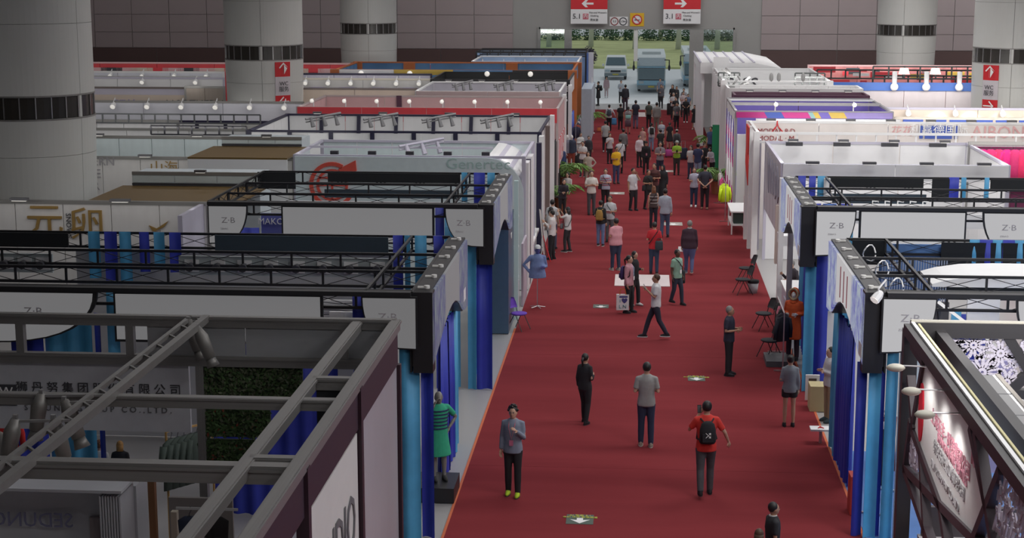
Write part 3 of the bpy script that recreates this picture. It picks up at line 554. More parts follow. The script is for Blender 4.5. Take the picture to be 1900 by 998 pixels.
# --- right, far (R2)
Y0, Y1 = 37.5, 42.9; yb = Y1-.12
def X2r(px): return xa(px, Y0, 400)
def Xcr(px): return xa(px, Y1, 340)
p4 = pavilion(1, 3.78, Y0, Y1, 15.0, HP, 'black truss pavilion with white lightboxes, second on the right of the aisle', backlit('backlit_bright2', ER), blue_print('blue_print_right_far', .44),
    [('logo', X2r(1512), X2r(1588)), ('box', X2r(1594), X2r(1793)), ('logo', X2r(1925), X2r(1821))], 3.4, (39.4, 41.0),
    [(X2r(1500), X2r(1520), Y0+.2, .02, 3.6, LBLUE), (X2r(1520), X2r(1545), Y0+.25, .02, 3.6, DBLUE), (X2r(1566), X2r(1588), Y0+.4, .02, 4.1, LBLUE)],
    [(Xcr(1480), .2, DBLUE, yb, 3.9), (Xcr(1500), .18, DBLUE, yb, 3.9), (Xcr(1516), .2, LBLUE, yb, 3.9), (Xcr(1759), .26, DBLUE, yb, 3.9), (Xcr(1782), .12, LBLUE, yb, 3.9), (Xcr(1825), .12, LBLUE, yb, 3.9)],
    [(Xcr(1540), Xcr(1712), yb, 4.25, 4.5, BCLOTH), (Xcr(1540), Xcr(1712), yb-.5, 3.9, 4.15, TEAL), (Xcr(1728), Xcr(1760), yb, 3.9, 4.5, BCLOTH), (Xcr(1836), Xcr(1910), yb, 4.2, 4.5, BCLOTH)])
for k in range(5): x = Xcr(1596+22*k); MB().tube([(x+.15, 40.5, 4.2), (x, 40.5, 4.22), (x-.02, 40.4, 4.08)], .02, 5).ball((x, 40.4, 4.05), .06, 6, 5).build('hook_lamp', WINK, p4)
cube('white_board', Xcr(1525), Xcr(1612), 39.2, 39.26, 3.85, 4.15, WHITE, p4); cube('white_board', Xcr(1620), Xcr(1845), 38.9, 38.96, 3.8, 4.15, WHITE, p4)
cube('white_banner', Xcr(1527), Xcr(1538), yb-.1, yb-.06, 3.9, 4.5, WHITE, p4)

# ================================================================== OTHER STANDS
LAST = {-1: 0, 1: 0}
def stand_level(x, y): return (1.9 if x < 0 else 3.4)*lamp_power(x, max(y, 40))
def stall(label, xr, xl, pyf, pyb, h, s, wallm=WHITE, railm=GREYM, fasc=None, fh=.35, pan=1.25, lamps=0, lampk='spot', pxr=None, backh=None, name='exhibition_stand', side=True, front=True, low=.9, aisle=None, post=.10, brail=None, group=None):
    # open topped stand from its inner end xr to its outer end xl (photo columns at the front top edge); pyf / pyb photo rows of front and back top edges
    Yf = G(xr, pyf, h).y; Yb = G(xr, pyb, h).y; xi = G(xr, pyf, h).x; Yf = max(Yf, LAST[s]+.15); Yb = max(Yb, Yf+1); LAST[s] = Yb; xo = AY(xl, pyf, Yf).x; g = thing(name, label, 'exhibition stand', ((xi+xo)/2, (Yf+Yb)/2, 0), group=group)
    a, c = min(xi, xo), max(xi, xo); n = max(1, round((c-a)/pan)); H = h
    for i in range(n): x = a+(c-a)*i/n; cube('panel', x+.015, x+(c-a)/n-.015, Yb-.03, Yb+.03, .03, H-.06, wallm, g)
    br = brail or railm; cube('rail', a, c, Yb-.05, Yb+.05, H-.08, H, br, g)
    if front: cube('rail', a, c, Yf-.05, Yf+.05, H-.08, H, railm, g)
    for x in (a, c): cube('rail', x-.05, x+.05, Yf, Yb, H-.08, H, railm, g); [cube('post', x-post/2, x+post/2, y-post/2, y+post/2, 0, H, railm, g) for y in (Yf, Yb)]
    m_ = max(1, round((Yb-Yf)/1.3))
    if side:
        for j in range(m_):
            y = Yf+(Yb-Yf)*j/m_
            cube('panel', xo-.03, xo+.03, y+.015, y+(Yb-Yf)/m_-.015, .03, H-.1, wallm, g); cube('panel', xi-.03, xi+.03, y+.015, y+(Yb-Yf)/m_-.015, H-low, H-.1, aisle or wallm, g)
    if fasc:
        k = max(1, round((c-a)/3)) 
        for i in range(k): x = a+(c-a)*i/k; cube('fascia', x+.01, x+(c-a)/k-.01, Yf-.09, Yf-.05, H-fh, H-.01, fasc if not isinstance(fasc, list) else fasc[i % len(fasc)], g)
    for i in range(lamps):
        x = a+(c-a)*(i+.5)/lamps
        if lampk == 'spot': spotlight(g, (x, Yf, H), (0, .9, -.6), WHITE, .16, .4)
        elif lampk == 'flood': floodlight(g, (x, Yb, H), -1)
        elif lampk == 'ball': MB().tube([(x, Yf, H), (x, Yf, H+.35), (x, Yf-.35, H+.35)], .025, 5).build('lamp_arm', WHITE, g); o = MB().ball((x, Yf-.35, H+.28), (.09), 10, 7).build('lamp_head', BULB, g, True)
    fill_strip((a+c)/2, Yf+.25, H+.12, (a+c)/2, Yb, H-.9, c-a, 3.6*(c-a)*((Yb-Yf)/5)*stand_level((a+c)/2, Yf))
    g['x0'] = a; g['x1'] = c; g['yf'] = Yf; g['yb'] = Yb
    return g
def arm_lamps(g, x, y, z, s=1.0, m=None):
    m = m or mat('boom_grey', (.22, .22, .23), .45, .3)
    b = MB(); b.tube([(x-.9*s, y-.6, z), (x+.4*s, y+.5, z+.15)], .05, 5); b.tube([(x-.9*s, y-.55, z-.12), (x+.4*s, y+.55, z+.03)], .03, 5)
    for k in range(3): q = (x-.7*s+.45*s*k, y-.45+.4*k, z+.05); b.tube([q, (q[0]+.12*s, q[1]-.1, z-.3)], [.05, .09], 7)
    b.build('lamp_boom', m, g)
def grid_truss(g, a, c, y, z, dz, n, m, w=.05):
    t = MB().beam((a, y, z), (c, y, z), w).build('truss_chord', m, g); OFF[t.name] = OFF[g.name]; rod('truss_chord', (a, y, z-dz), (c, y, z-dz), w, m, t)
    for k in range(n+1): x = a+(c-a)*k/n; rod('truss_strut', (x, y, z), (x, y, z-dz), w, m, t)

PINK = mat('board_pink', (.66, .42, .43), .55); REDF = mat('fascia_red', (.66, .06, .075), .45); LAV = mat('board_lavender', (.52, .50, .60), .55); BEIGE = mat('board_beige', (.62, .52, .44), .55); NAVYM = mat('frame_navy', (.02, .018, .05), .4)
ORNG = mat('frame_orange_brown', (.48, .14, .04), .5); SKY = mat('poster_sky', (.10, .24, .46), .5, noise=.4, scale=2); VIO = mat('fascia_violet', (.16, .12, .46), .5); MAG = mat('fascia_magenta', (.52, .03, .24), .5); YEL = mat('fascia_yellow', (.60, .42, .08), .5); BLUEF = mat('fascia_blue', (.06, .16, .52), .5); MARO = mat('fascia_maroon', (.09, .03, .06), .5)
# ---------- left of the aisle, from the near pavilions towards the doors
# curved white stand with the red globe emblem
h = 4.2; g = stall('white stand with rounded end, red globe emblem and pale green name lettering', 972, 548, 290, 262, h, -1, CYANW, LAV, None, side=False, post=.12)
a, c, Yf, Yb = g['x0'], g['x1'], g['yf'], g['yb']; r_ = 1.15
poly = [(a, .02), (c, .02)]+[(c-r_+r_*math.cos(t), h-.05-r_+r_*math.sin(t)) for t in [math.pi/2*k/10 for k in range(11)]]+[(a, h-.05)]
MB().prism(poly, 'y', Yf-.12, Yf-.02).build('front_board', CYANW, g)
for k in range(12):                                       # barrel shaped end with ribs
    t0, t1 = math.pi/2*k/12, math.pi/2*(k+1)/12; q = [(c-r_+r*math.cos(t), h-.05-r_+r*math.sin(t)) for r, t in ((r_, t0), (r_, t1), (r_-.06, t1), (r_-.06, t0))]
    MB().prism(q, 'y', Yf, Yb).build('curved_panel', WHITE if k % 3 else LAV, g)
cube('end_wall', c-.06, c, Yf, Yb, .02, h-1.2, WHITE, g)
for j in range(5): y = Yf+(Yb-Yf)*(j+.5)/5; cube('rib', c-.02, c+.03, y-.03, y+.03, .1, h-1.2, LAV, g)
rod('rail', (a, (Yf+Yb)/2, h), (c-r_, (Yf+Yb)/2, h), .07, LAV, g)
for k in range(5): x = a+1.2+(c-a-2.4)*k/4; cube('clip_lamp', x-.12, x+.12, Yf+.1, Yf+.3, h-.02, h+.1, INK, g)
arm_lamps(g, a+(c-a)*.55, (Yf+Yb)/2, h+.1, 1, LAV)
EM = mat('emblem_red', (.72, .10, .07), .45); ex, ez = AY(618, 340, Yf).x, AY(618, 342, Yf).z
b = MB()
for r0, r1, t0, t1 in ((.72, .60, 60, 330), (.50, .42, 0, 360)):
    N = 28
    for k in range(N):
        u, v = [math.radians(t0+(t1-t0)*q/N) for q in (k, k+1)]; b.prism([(ex+r0*math.cos(u), ez+r0*math.sin(u)), (ex+r0*math.cos(v), ez+r0*math.sin(v)), (ex+r1*math.cos(v), ez+r1*math.sin(v)), (ex+r1*math.cos(u), ez+r1*math.sin(u))], 'y', Yf-.18, Yf-.12)
b.bx(ex-.45, ex+.45, Yf-.18, Yf-.12, ez-.03, ez+.03); b.bx(ex-.03, ex+.03, Yf-.18, Yf-.12, ez-.45, ez+.45); b.bx(ex-.4, ex+.4, Yf-.18, Yf-.12, ez+.2, ez+.25); b.prism([(ex+.2, ez+.5), (ex+.75, ez+.78), (ex+.78, ez+.45), (ex+.35, ez+.3)], 'y', Yf-.18, Yf-.12); b.build('globe_emblem', EM, g)
text('Genertec', .47, FC(AY(888, 304, Yf).x, Yf-.14, AY(888, 304, Yf).z), mat('pale_green_letters', (.42, .58, .56), .5), g, sx=1.12)
# aisle front of that stand: white columns, shelves, display fridge look

g = stall('white stand with black framed panels and grey lamp booms', 1001, 462, 245, 214, 4.0, -1, WHITE, NAVYM, None, lamps=4, lampk='flood', post=.16, low=3.6)
a, c, Yf, Yb = g['x0'], g['x1'], g['yf'], g['yb']
for k in range(1, 7): x = a+(c-a)*k/7; rod('black_strut', (x-.1, Yb-.1, 3.95), (x-.25, Yb-.1, .1), .14, NAVYM, g); cube('black_strut', x-.08, x+.08, Yf-.1, Yf-.02, 3.1, 3.92, NAVYM, g)
for k in range(4): arm_lamps(g, a+(c-a)*(.22+.21*k), (Yf+Yb)/2, 4.15, .9)
for j in range(5): cube('front_panel', a+.1+(c-a-.2)*j/5, a+.1+(c-a-.2)*(j+1)/5-.03, Yf-.03, Yf+.01, .05, 3.9, WHITE, g)
text('◄', .5, FC(AY(518, 230, Yb).x, Yb-.08, 3.4), RED, g)
g = stall('pink boarded stand with a red fascia and a row of ball lamps', 1034, 552, 201, 179, 4.0, -1, PINK, mat('rail_pink_grey', (.5, .42, .42), .4), REDF, .62, pan=2.5, lamps=8, lampk='ball', aisle=PINK, low=2.6)
x = AY(741, 190, g['yb']).x; cube('dark_post', x-.12, x+.12, g['yb']-.12, g['yb']-.03, 3.2, 4, MARO, g)
x = g['x1']
for j in range(10): y = g['yf']+(g['yb']-g['yf'])*(j+.5)/10; cube('red_stripe', x+.03, x+.06, y-.12, y+.12, 1.2+.12*j, 2.6, REDF if j % 2 else WHITE, g)
g = stall('grey and white stand with scalloped lamp light along its fascia', 1038, 772, 170, 152, 4.0, -1, mat('board_grey_lilac', (.50, .49, .55), .5), WHITE, mat('fascia_pink_white', (.66, .56, .56), .5), .55, pan=3, lamps=4, lampk='flood', low=3.9)
a, c, Yf, Yb = g['x0'], g['x1'], g['yf'], g['yb']
for k in range(3): arm_lamps(g, a+(c-a)*(.3+.3*k), (Yf+Yb)/2, 4.1, .7)
for j in range(9): cube('wall_sticker', c+.03, c+.05, Yf+.4+j*(Yb-Yf)/9, Yf+.4+j*(Yb-Yf)/9+.22, 3.2-.3*(j % 4), 3.4-.3*(j % 4), INK, g)
g = stall('black topped stand with a white trellis mark on its corner', 1056, 800, 148, 134, 4.1, -1, mat('board_black', (.02, .022, .024), .5), BLACK, None, pan=3, aisle=WHITE)
a, c, Yf, Yb = g['x0'], g['x1'], g['yf'], g['yb']; cube('corner_board', c-.5, c+.05, Yf-.12, Yf, 1.8, 4.1, BLACK, g); text('B', .5, FC(c-.2, Yf-.14, 3.1), WINK, g); text('≡', .6, FC(c-.2, Yf-.14, 3.6), WINK, g)
for j, m in enumerate((DBLUE, BLUEF, DBLUE)): drape(g, c+.1, c+.1, Yf+.3+j*1.2, Yf+1.4+j*1.2, .02, 2.2, m)
cube('white_header', a, c, Yf-.11, Yf-.05, 3.72, 3.95, WHITE, g)
g = stall('orange framed stand with blue and rainbow picture panels', 1062, 622, 131, 116, 4.2, -1, SKY, ORNG, [WHITE, YEL, SKY, BLACK, WHITE], .3, pan=4.2, lamps=0, brail=ORNG, post=.5)
a, c, Yf, Yb = g['x0'], g['x1'], g['yf'], g['yb']
for q in (662, 760, 950): x = AY(q, 122, Yb).x; cube('orange_post', x-.35, x+.35, Yb-.2, Yb-.04, 3, 4.15, ORNG, g)
for q in (672, 762, 905, 985): x = AY(q, 133, Yf).x; o = MB().ball((x, Yf-.4, 4.0), .15).build('lamp_head', BULB, g, True)
g = stall('pale blue and white stand with a crowded lamp rail', 1072, 876, 114, 104, 4.25, -1, mat('board_pale_blue', (.36, .50, .72), .5, noise=.3, scale=1), WHITE, LAV, .35, pan=2.2, lamps=5, lampk='spot')
g = stall('black open truss topped stand, farthest on the left of the aisle', 1085, 884, 100, 91, 4.5, -1, mat('board_pale_blue', (.36, .50, .72), .5), BLACK, None, pan=3, aisle=BLUEF, low=3.4)
a, c, Yf, Yb = g['x0'], g['x1'], g['yf'], g['yb']
for y in (Yf, (Yf+Yb)/2, Yb): grid_truss(g, a, c, y, 4.5, .28, 10, BLACK, .07)
cube('blue_banner', c+.04, c+.1, Yf, Yf+2.5, 1.2, 4.3, BLUEF, g); cube('white_column', c+.02, c+.4, Yf+3, Yf+3.5, 0, 4.3, WHITE, g)

# ---------- outer left rows: long partition walls and boxes seen over one another
def wallrow(label, xl, xr, py, h, m=WHITE, rail=GREYM, pan=1.3, lamps=0, lk='flood', name='partition_wall', h0=.02, th=.10, ends=()):
    pm = (xl+xr)/2; Y = G(pm, py, h).y; a, c = AY(xl, py, Y).x, AY(xr, py, Y).x; g = thing(name, label, 'partition wall', ((a+c)/2, Y, 0)); n = max(1, round((c-a)/pan))
    for i in range(n): x = a+(c-a)*i/n; cube('panel', x+.012, x+(c-a)/n-.012, Y-th/2, Y+th/2, h0, h-.1, m, g)
    cube('rail', a, c, Y-th/2-.02, Y+th/2+.02, h-.10, h, rail, g); cube('base_rail', a, c, Y-th/2-.02, Y+th/2+.02, 0, .06, rail, g)
    for x in (a, c): cube('post', x-.05, x+.05, Y-.06, Y+.06, 0, h, rail, g)
    for i in range(lamps):
        x = a+(c-a)*(i+.5)/lamps
        floodlight(g, (x, Y, h), -1, w=.45) if lk == 'flood' else spotlight(g, (x, Y, h), (0, -.8, -.5), WHITE, .16)
    fill_strip((a+c)/2, Y-1.1, h+.15, (a+c)/2, Y, h-.9, c-a, 2.6*(c-a)*stand_level((a+c)/2, Y))
    g['x0'] = a; g['x1'] = c; g['yf'] = Y; g['h'] = h; return g
g = wallrow('long white partition wall with gold brushwork characters, behind the nearest left pavilion', -60, 386, 372, 3.6, mat('board_warm_white', (.70, .69, .68), .5), lamps=0)
Y = g['yf']; floodlight(g, (AY(50, 375, Y).x, Y, 3.6), -1, w=.5); floodlight(g, (AY(235, 378, Y).x, Y, 3.6), -1, w=.55); 
GC = mat('gold_letters', (.42, .27, .09), .4, .4)
text('元', 1.0, FC(AY(85, 412, Y).x, Y-.08, AY(85, 412, Y).z), GC, g, ext=.03, sx=1.1); text('卵', .95, FC(AY(163, 415, Y).x, Y-.08, AY(163, 418, Y).z), GC, g, ext=.03, sx=1.1)
text('SNOWS', .2, FC(AY(129, 418, Y).x, Y-.08, AY(129, 418, Y).z) @ Matrix.Rotation(-math.pi/2, 4, 'Z'), INK, g)
MB().prism([(AY(u, v, Y).x, AY(u, v, Y).z) for u, v in ((278, 417), (292, 423), (314, 409), (306, 420), (290, 428), (285, 428))], 'y', Y-.1, Y-.06).build('gold_stroke', GC, g)
cube('side_wall', AY(372, 400, Y).x, AY(380, 400, Y).x, Y-2.2, Y, .02, 3.55, LAV, g)
def goldbox(label, xl, xr, pyt, pym, pyb, h=3.4):
    Y = G(xl, pym, h).y; Yn = G(xl, pyb, h).y; a, c = AY(xl, pym, Y).x, AY(xr, pym, Y).x; zt = AY(xl, pyt, Y).z; g = thing('box_stand', label, 'exhibition stand', ((a+c)/2, Y, 0))
    MB().bx(a, c, Y, Y+1.4, .02, zt-.08).build('upper_box', mat('box_blue_white', (.58, .64, .68), .5), g); cube('rail', a, c, Y-.03, Y+.05, zt-.1, zt, GREYM, g); cube('rail', a, c, Y-.04, Y+.02, h+.02, h+.08, INK, g)
    MB().bx(a-.3, c+.2, Yn, Y, h-.06, h).build('gold_roof', GOLD, g); cube('front_board', a-.3, c+.2, Yn, Yn+.05, .02, h-.06, WHITE, g)
    for j in range(3): x = a+(c-a)*(j+.5)/3; cube('top_panel', x-(c-a)/6+.02, x+(c-a)/6-.02, Y-.02, Y, h+.1, zt-.12, CYANW, g)
    floodlight(g, ((a+c)/2+.3, Y, zt), -1); return g
goldbox('white box stand with a gold roof sheet, nearer of the two', 246, 482, 318, 344, 373)
goldbox('white box stand with a gold roof sheet, farther and smaller of the two', 412, 560, 253, 271, 292, 3.8)
g = wallrow('white partition wall with faded lettering beside the huge left column', 120, 545, 291, 3.6, mat('board_warm_white', (.70, .69, .68), .5), lamps=4); Y = g['yf']
text('MODERN\nTHE\nAIR', .42, FC(AY(168, 315, Y).x, Y-.08, 3.0), mat('print_grey', (.32, .31, .33), .6), g); text('山海', .5, FC(AY(305, 305, Y).x, Y-.08, 3.2), GC, g)
g = wallrow('pale blue white partition wall above the farther gold roof', 100, 650, 253, 3.7, CYANW, lamps=3)
g = wallrow('low white wall with a row of lattice rails', 120, 468, 238, 3.3, WHITE, GREYM, lamps=0); Y = g['yf']; a, c = g['x0'], g['x1']
grid_truss(g, a, c, Y+1.5, 3.75, .38, 14, mat('lattice_grey', (.16, .17, .18), .4, .4), .06); grid_truss(g, a+4, c, Y-1.0, 3.5, .35, 7, INK, .06)
g = wallrow('white partition wall with a black top rail and grey door frame', 130, 330, 222, 3.5, WHITE, GREYM)
g = wallrow('long white lamp lit wall with a black lower edge', 120, 562, 187, 3.8, mat('board_cool_white', (.70, .71, .78), .5), GREYM, pan=4, lamps=7, lk='spot', h0=2.9); Y = g['yf']
cube('black_rail', g['x0'], g['x1'], Y-.12, Y-.04, 2.8, 2.9, NAVYM, g)
for q in (277, 365, 418, 485): x = AY(q, 205, Y).x; cube('black_post', x-.08, x+.08, Y-.1, Y, 2.0, 2.9, NAVYM, g)
wallrow('white lower wall with dark uprights under the long lamp lit wall', 120, 560, 200, 3.2, WHITE, NAVYM, pan=5)
g = wallrow('lavender and brown header wall with a slogan, left of the second column', 120, 380, 161, 3.9, LAV, mat('rail_brown_grey', (.18, .15, .14), .5), pan=6); Y = g['yf']
cube('warm_board', g['x0'], g['x1'], Y-.2, Y-.1, 2.4, 3.5, BEIGE, g); text('KYZO 服饰', .7, FC(AY(200, 185, Y).x, Y-.24, 2.9), VIO, g)
cube('dark_screen', AY(220, 180, Y).x, AY(320, 180, Y).x, Y-.3, Y-.2, 3.0, 3.15, NAVYM, g)
g = wallrow('tan box wall with dark lettering beside the second column', 344, 416, 160, 4.0, mat('board_tan', (.36, .31, .27), .6), GREYM); Y = g['yf']; text('NORTHERN', .55, FC(AY(362, 178, Y).x, Y-.1, 3.1), INK, g)
g = wallrow('broad beige fascia wall with a dark top line', 545, 772, 163, 4.0, BEIGE, mat('rail_brown_grey', (.18, .15, .14), .5), pan=3); Y = g['yf']
g = wallrow('white and grey stand wall crowded with spotlights, behind the beige fascia', 548, 800, 145, 4.0, mat('board_grey_white', (.58, .57, .56), .5), mat('rail_cream', (.6, .56, .48), .5), pan=1.8, lamps=6, lk='spot'); Y = g['yf']
for k in range(9): x = g['x0']+(g['x1']-g['x0'])*(k+.5)/9; cube('picture_panel', x-.5, x+.5, Y-.1, Y-.06, 3.0, 3.5, VIO if k % 2 else LAV, g)
g = wallrow('dark topped wall between the orange frame and the second column', 560, 800, 136, 4.1, LAV, NAVYM, pan=2)
g = wallrow('white wall crowded with lamps beside the huge left column', 120, 415, 132, 4.0, mat('board_cool_white', (.70, .71, .78), .5), WHITE, pan=3, lamps=5, lk='spot'); Y = g['yf']
grid_truss(g, g['x0'], g['x1'], Y-3, 3.9, .4, 16, STEEL, .06)
g = wallrow('grey white wall with slanting cables, third row beside the huge left column', 120, 415, 143, 3.9, WHITE, LAV, pan=3, lamps=3, lk='spot')
g = wallrow('red and pink fascia wall running along the far left', 80, 830, 116, 3.9, REDF, PINK, pan=4); Y = g['yf']
for k in range(26): x = g['x0']+(g['x1']-g['x0'])*(k+.5)/26; cube('header_panel', x-.7, x+.7, Y-.15, Y-.1, 3.1+.2*(k % 2), 3.55, (PINK, BEIGE, REDF, PINK, INK)[k % 5], g)

# ---------- right of the aisle
g = stall('white walled stand with scalloped lamp light behind the farther right pavilion', 1452, 1872, 303, 262, 4.1, 1, WHITE, LAV, WHITE, .5, pan=2.6, lamps=4, lampk='flood', aisle=mat('board_leaf_print', (.55, .54, .60), .5, noise=.4, scale=1.5), low=2.3)
a, c, Yf, Yb = g['x0'], g['x1'], g['yf'], g['yb']
for k in range(4): floodlight(g, (a+(c-a)*(k+.5)/4, Yf, 4.1), -1, w=.4)
LM = mat('leaf_print_grey', (.30, .29, .36), .6)
for j in range(5): y = Yf+.5+j*.95; MB().prism([(y, 3.0-.1*j), (y+.25, 3.5), (y+.8, 3.85), (y+.7, 3.3), (y+.35, 2.75)], 'x', a-.06, a-.035).build('leaf_print', LM, g)
wf = mat('frame_white', (.78, .78, .78), .4)
g = stall('tall white ladder framed stand with a red flower panel on the aisle', 1413, 1960, 254, 224, 4.4, 1, mat('board_warm_white2', (.72, .67, .64), .5), wf, None, pan=2.6, lamps=7, lampk='flood', side=False, post=.14)
a, c, Yf, Yb = g['x0'], g['x1'], g['yf'], g['yb']
rod('rail', (a, Yf, 4.05), (c, Yf, 4.05), .07, wf, g)
for k in range(16): x = a+(c-a)*k/15; rod('strut', (x, Yf, 4.05), (x, Yf, 4.4), .05, wf, g)
for k in range(6): x = a+1.2+(c-a-2)*k/5; cube('black_lamp', x-.28, x+.28, Yf-.5, Yf-.35, 3.98, 4.1, INK, g)
for j in range(5):
    y = Yf+(Yb-Yf)*j/4
    if j % 2 == 0: cube('post', a-.14, a+.06, y-.12, y+.12, 0, 4.4, wf, g)
    if j < 4:
        for z in (.35, 1.6, 2.7, 3.9): rod('ladder_bar', (a, y, z), (a, y+(Yb-Yf)/4, z), .06, wf, g)
y = Yf+(Yb-Yf)*.78; yy = (Yb-Yf)*.22
cube('back_sheet', a+.1, a+.14, Yf+.1, Yb-.1, .3, 4.1, LAV, g); MB().prism([(y-yy, 4.3), (y+yy, 4.3), (y+yy*.7, 3.5), (y+yy, 2.9), (y-yy*.6, 2.2), (y-yy, 3.0), (y-yy*.4, 3.3)], 'x', a-.14, a-.1).build('flower_panel', mat('poster_red', (.75, .03, .02), .5), g)
tz = Yb-.06
text('MODAL 8·D\nMODAL · M', .26, FC(AY(1440, 250, Yb).x, tz, AY(1440, 250, Yb).z), mat('print_dark_red', (.3, .04, .05), .6), g); text('人', .45, FC(AY(1442, 235, Yb).x, tz, AY(1442, 236, Yb).z), RED, g)
text('花花', .4, FC(AY(1674, 245, Yb).x, tz, AY(1674, 244, Yb).z), mat('print_pink', (.70, .40, .40), .6), g); text('AIBONAI', .62, FC(AY(1866, 246, Yb).x, tz, AY(1866, 246, Yb).z), mat('print_pink', (.70, .40, .40), .6), g)
bl = mat('sign_blue', (.05, .10, .42), .5)
for q0, q1 in ((1706, 1712), (1716, 1766), (1771, 1776)): cube('blue_board', AY(q0, 240, Yb).x, AY(q1, 240, Yb).x, Yb-.1, Yb-.04, AY(1740, 257, Yb).z, AY(1740, 233, Yb).z, bl, g)
text('利嘉德国际', .42, FC(AY(1741, 240, Yb).x, Yb-.12, AY(1741, 241, Yb).z), WINK, g)
g = stall('stand with a magenta, blue and yellow striped fascia and violet back wall', 1366, 1656, 205, 181, 4.3, 1, VIO, mat('rail_grey', (.3, .29, .3), .4), None, lamps=2, lampk='ball', pan=4, aisle=WHITE, low=.5)
a, c, Yf, Yb = g['x0'], g['x1'], g['yf'], g['yb']; zt, zb_ = 4.25, AY(1400, 218, Yf).z; cols = (MAG, bl, MAG, MAG, mat('fascia_teal', (.25, .45, .45), .5), YEL, VIO, YEL, mat('fascia_lilac', (.28, .22, .5), .5)); us = (0, .19, .30, .415, .47, .50, .535, .60, .70, 1.0); sl = .022
for k in range(9): MB().prism([(a+(c-a)*us[k]-(.0 if k == 0 else sl*(c-a)*.5), zt), (a+(c-a)*us[k+1]-(0 if k == 8 else sl*(c-a)*.5), zt), (a+(c-a)*us[k+1]+(0 if k == 8 else sl*(c-a)*.5), zb_), (a+(c-a)*us[k]+(0 if k == 0 else sl*(c-a)*.5), zb_)], 'y', Yf-.12, Yf-.06).build('fascia', cols[k], g)
rod('rail', (a, (Yf+Yb)/2, 4.3), (c, (Yf+Yb)/2, 4.3), .12, mat('rail_grey', (.3, .29, .3), .4), g); rod('rail', (a, Yb-1.2, 4.3), (c, Yb-1.2, 4.3), .08, WHITE, g); cube('inner_board', a+.1, c-.1, Yf+.5, Yf+.56, .02, 3.3, WHITE, g)
for j in range(4):
    y = Yf+.3+(Yb-Yf)*j/4; cube('aisle_board', a-.05, a+.05, y, y+.5, .05, 4.2, WHITE, g)
    for k, m in enumerate((VIO, MAG, VIO, MAG)): MB().prism([(y, 3.6-.42*k), (y+.5, 3.9-.42*k), (y+.5, 3.55-.42*k), (y, 3.25-.42*k)], 'x', a-.08, a-.055).build('print_stripe', m, g)
    MB().prism([(y, 1.0), (y+.5, 1.2), (y+.5, .2), (y, .1)], 'x', a-.08, a-.055).build('print_stripe', MAG, g)
g = stall('dark plum topped stand behind the striped fascia', 1364, 1612, 176, 170, 4.3, 1, MARO, MARO, MARO, .45, pan=4, lamps=4, lampk='flood', side=False)
g = stall('white stand with round lamps behind the plum fascia', 1352, 1600, 163, 157, 4.3, 1, WHITE, WHITE, WHITE, .5, lamps=6, lampk='spot', pan=4, low=3.9)
g = stall('white lattice topped stand with black numerals on its wall', 1344, 1540, 150, 126, 4.5, 1, WHITE, WHITE, None, pan=3.4, low=4, post=.3)
a, c, Yf, Yb = g['x0'], g['x1'], g['yf'], g['yb']
for q0, q1 in ((1333, 1372), (1475, 1530)):
    for y in (Yf+1, Yf+4): grid_truss(g, AY(q0, 150, y).x, AY(q1, 150, y).x, y, 4.6, .45, 4, mat('truss_dark_grey', (.08, .09, .09), .4), .07)
text('2 SS', 1.0, FC(AY(1402, 150, Yf).x, Yb-.1, 3.6), INK, g)
for q in (1431, 1445, 1490): x = AY(q, 147, Yf).x; MB().ball((x, Yf, 4.65), (.10, .10, .24)).build('lamp_head', mat('lamp_grey', (.3, .3, .3), .5), g, True)
b = MB(); 
for k in range(14): p = Vector((a+.4+R.uniform(-.4, .5), Yf+R.uniform(-.5, 1.5), 4.4+R.uniform(-.5, .5))); b.tube([p, p+Vector((R.uniform(-.5, .5), R.uniform(-.5, .5), R.uniform(-.4, .4)))], .05, 5)
b.build('lamp_cluster', mat('lamp_grey', (.3, .3, .3), .5), g)
for j in range(5): y = Yf+(Yb-Yf)*j/5; cube('white_column', a-.15, a+.15, y, y+.3, 0, 4.4, WHITE, g)
# big white canopy block next to the doors
h = 4.7; Yf, Yb = G(1300, 116, h).y, G(1300, 96, h).y; a, c = AY(1300, 110, Yf).x, AY(1502, 110, Yf).x
g = thing('canopy_stand', 'bright white canopy roofed stand nearest the doors on the right', 'exhibition stand', ((a+c)/2, (Yf+Yb)/2, 0))
MB().prism([(a, h-.6), (c-1.5, h-.6), (c-1.5, h-.3), (c-3, h), (a, h)], 'y', Yf, Yb).build('roof_canopy', WHITE, g)
for k in range(6): x = a+(c-a-3)*k/5; cube('roof_rib', x-.05, x+.05, Yf-.02, Yb, h, h+.05, LAV, g)
cube('wall', a+.1, a+.25, Yf+.5, Yb, .02, h-.6, WHITE, g); cube('wall', a, c-1.5, Yb-.2, Yb, .02, h-.6, WHITE, g)
cy = bpy.data.materials.new('cyan_banner'); MATS['cyan_banner'] = cy; cy.use_nodes = True; cy.node_tree.nodes['Principled BSDF'].inputs['Base Color'].default_value = (.25, .62, .68, 1)
yb_ = Yf-.7; x0, x1 = AY(1327, 130, yb_).x, AY(1349, 130, yb_).x
cube('banner', x0, x1, yb_, yb_+.08, AY(1340, 142, yb_).z, AY(1340, 106, yb_).z, WHITE, g); cube('banner', x0, x1, yb_, yb_+.08, AY(1340, 163, yb_).z, AY(1340, 142, yb_).z, cy, g); cube('banner_post', x0-.1, x0, yb_, yb_+.1, 0, AY(1340, 106, yb_).z, WHITE, g); cube('banner_post', x1, x1+.1, yb_, yb_+.1, 0, AY(1340, 106, yb_).z, WHITE, g)
CRM = mat('pillar_cream', (.55, .52, .42), .5); p = G(1292, 232); tag(cube('cream_pillar', p.x, AY(1308, 232, p.y).x, p.y, p.y+.5, 0, AY(1300, 140, p.y).z, CRM), 'tall cream pillar at the aisle edge near the doors', 'pillar')
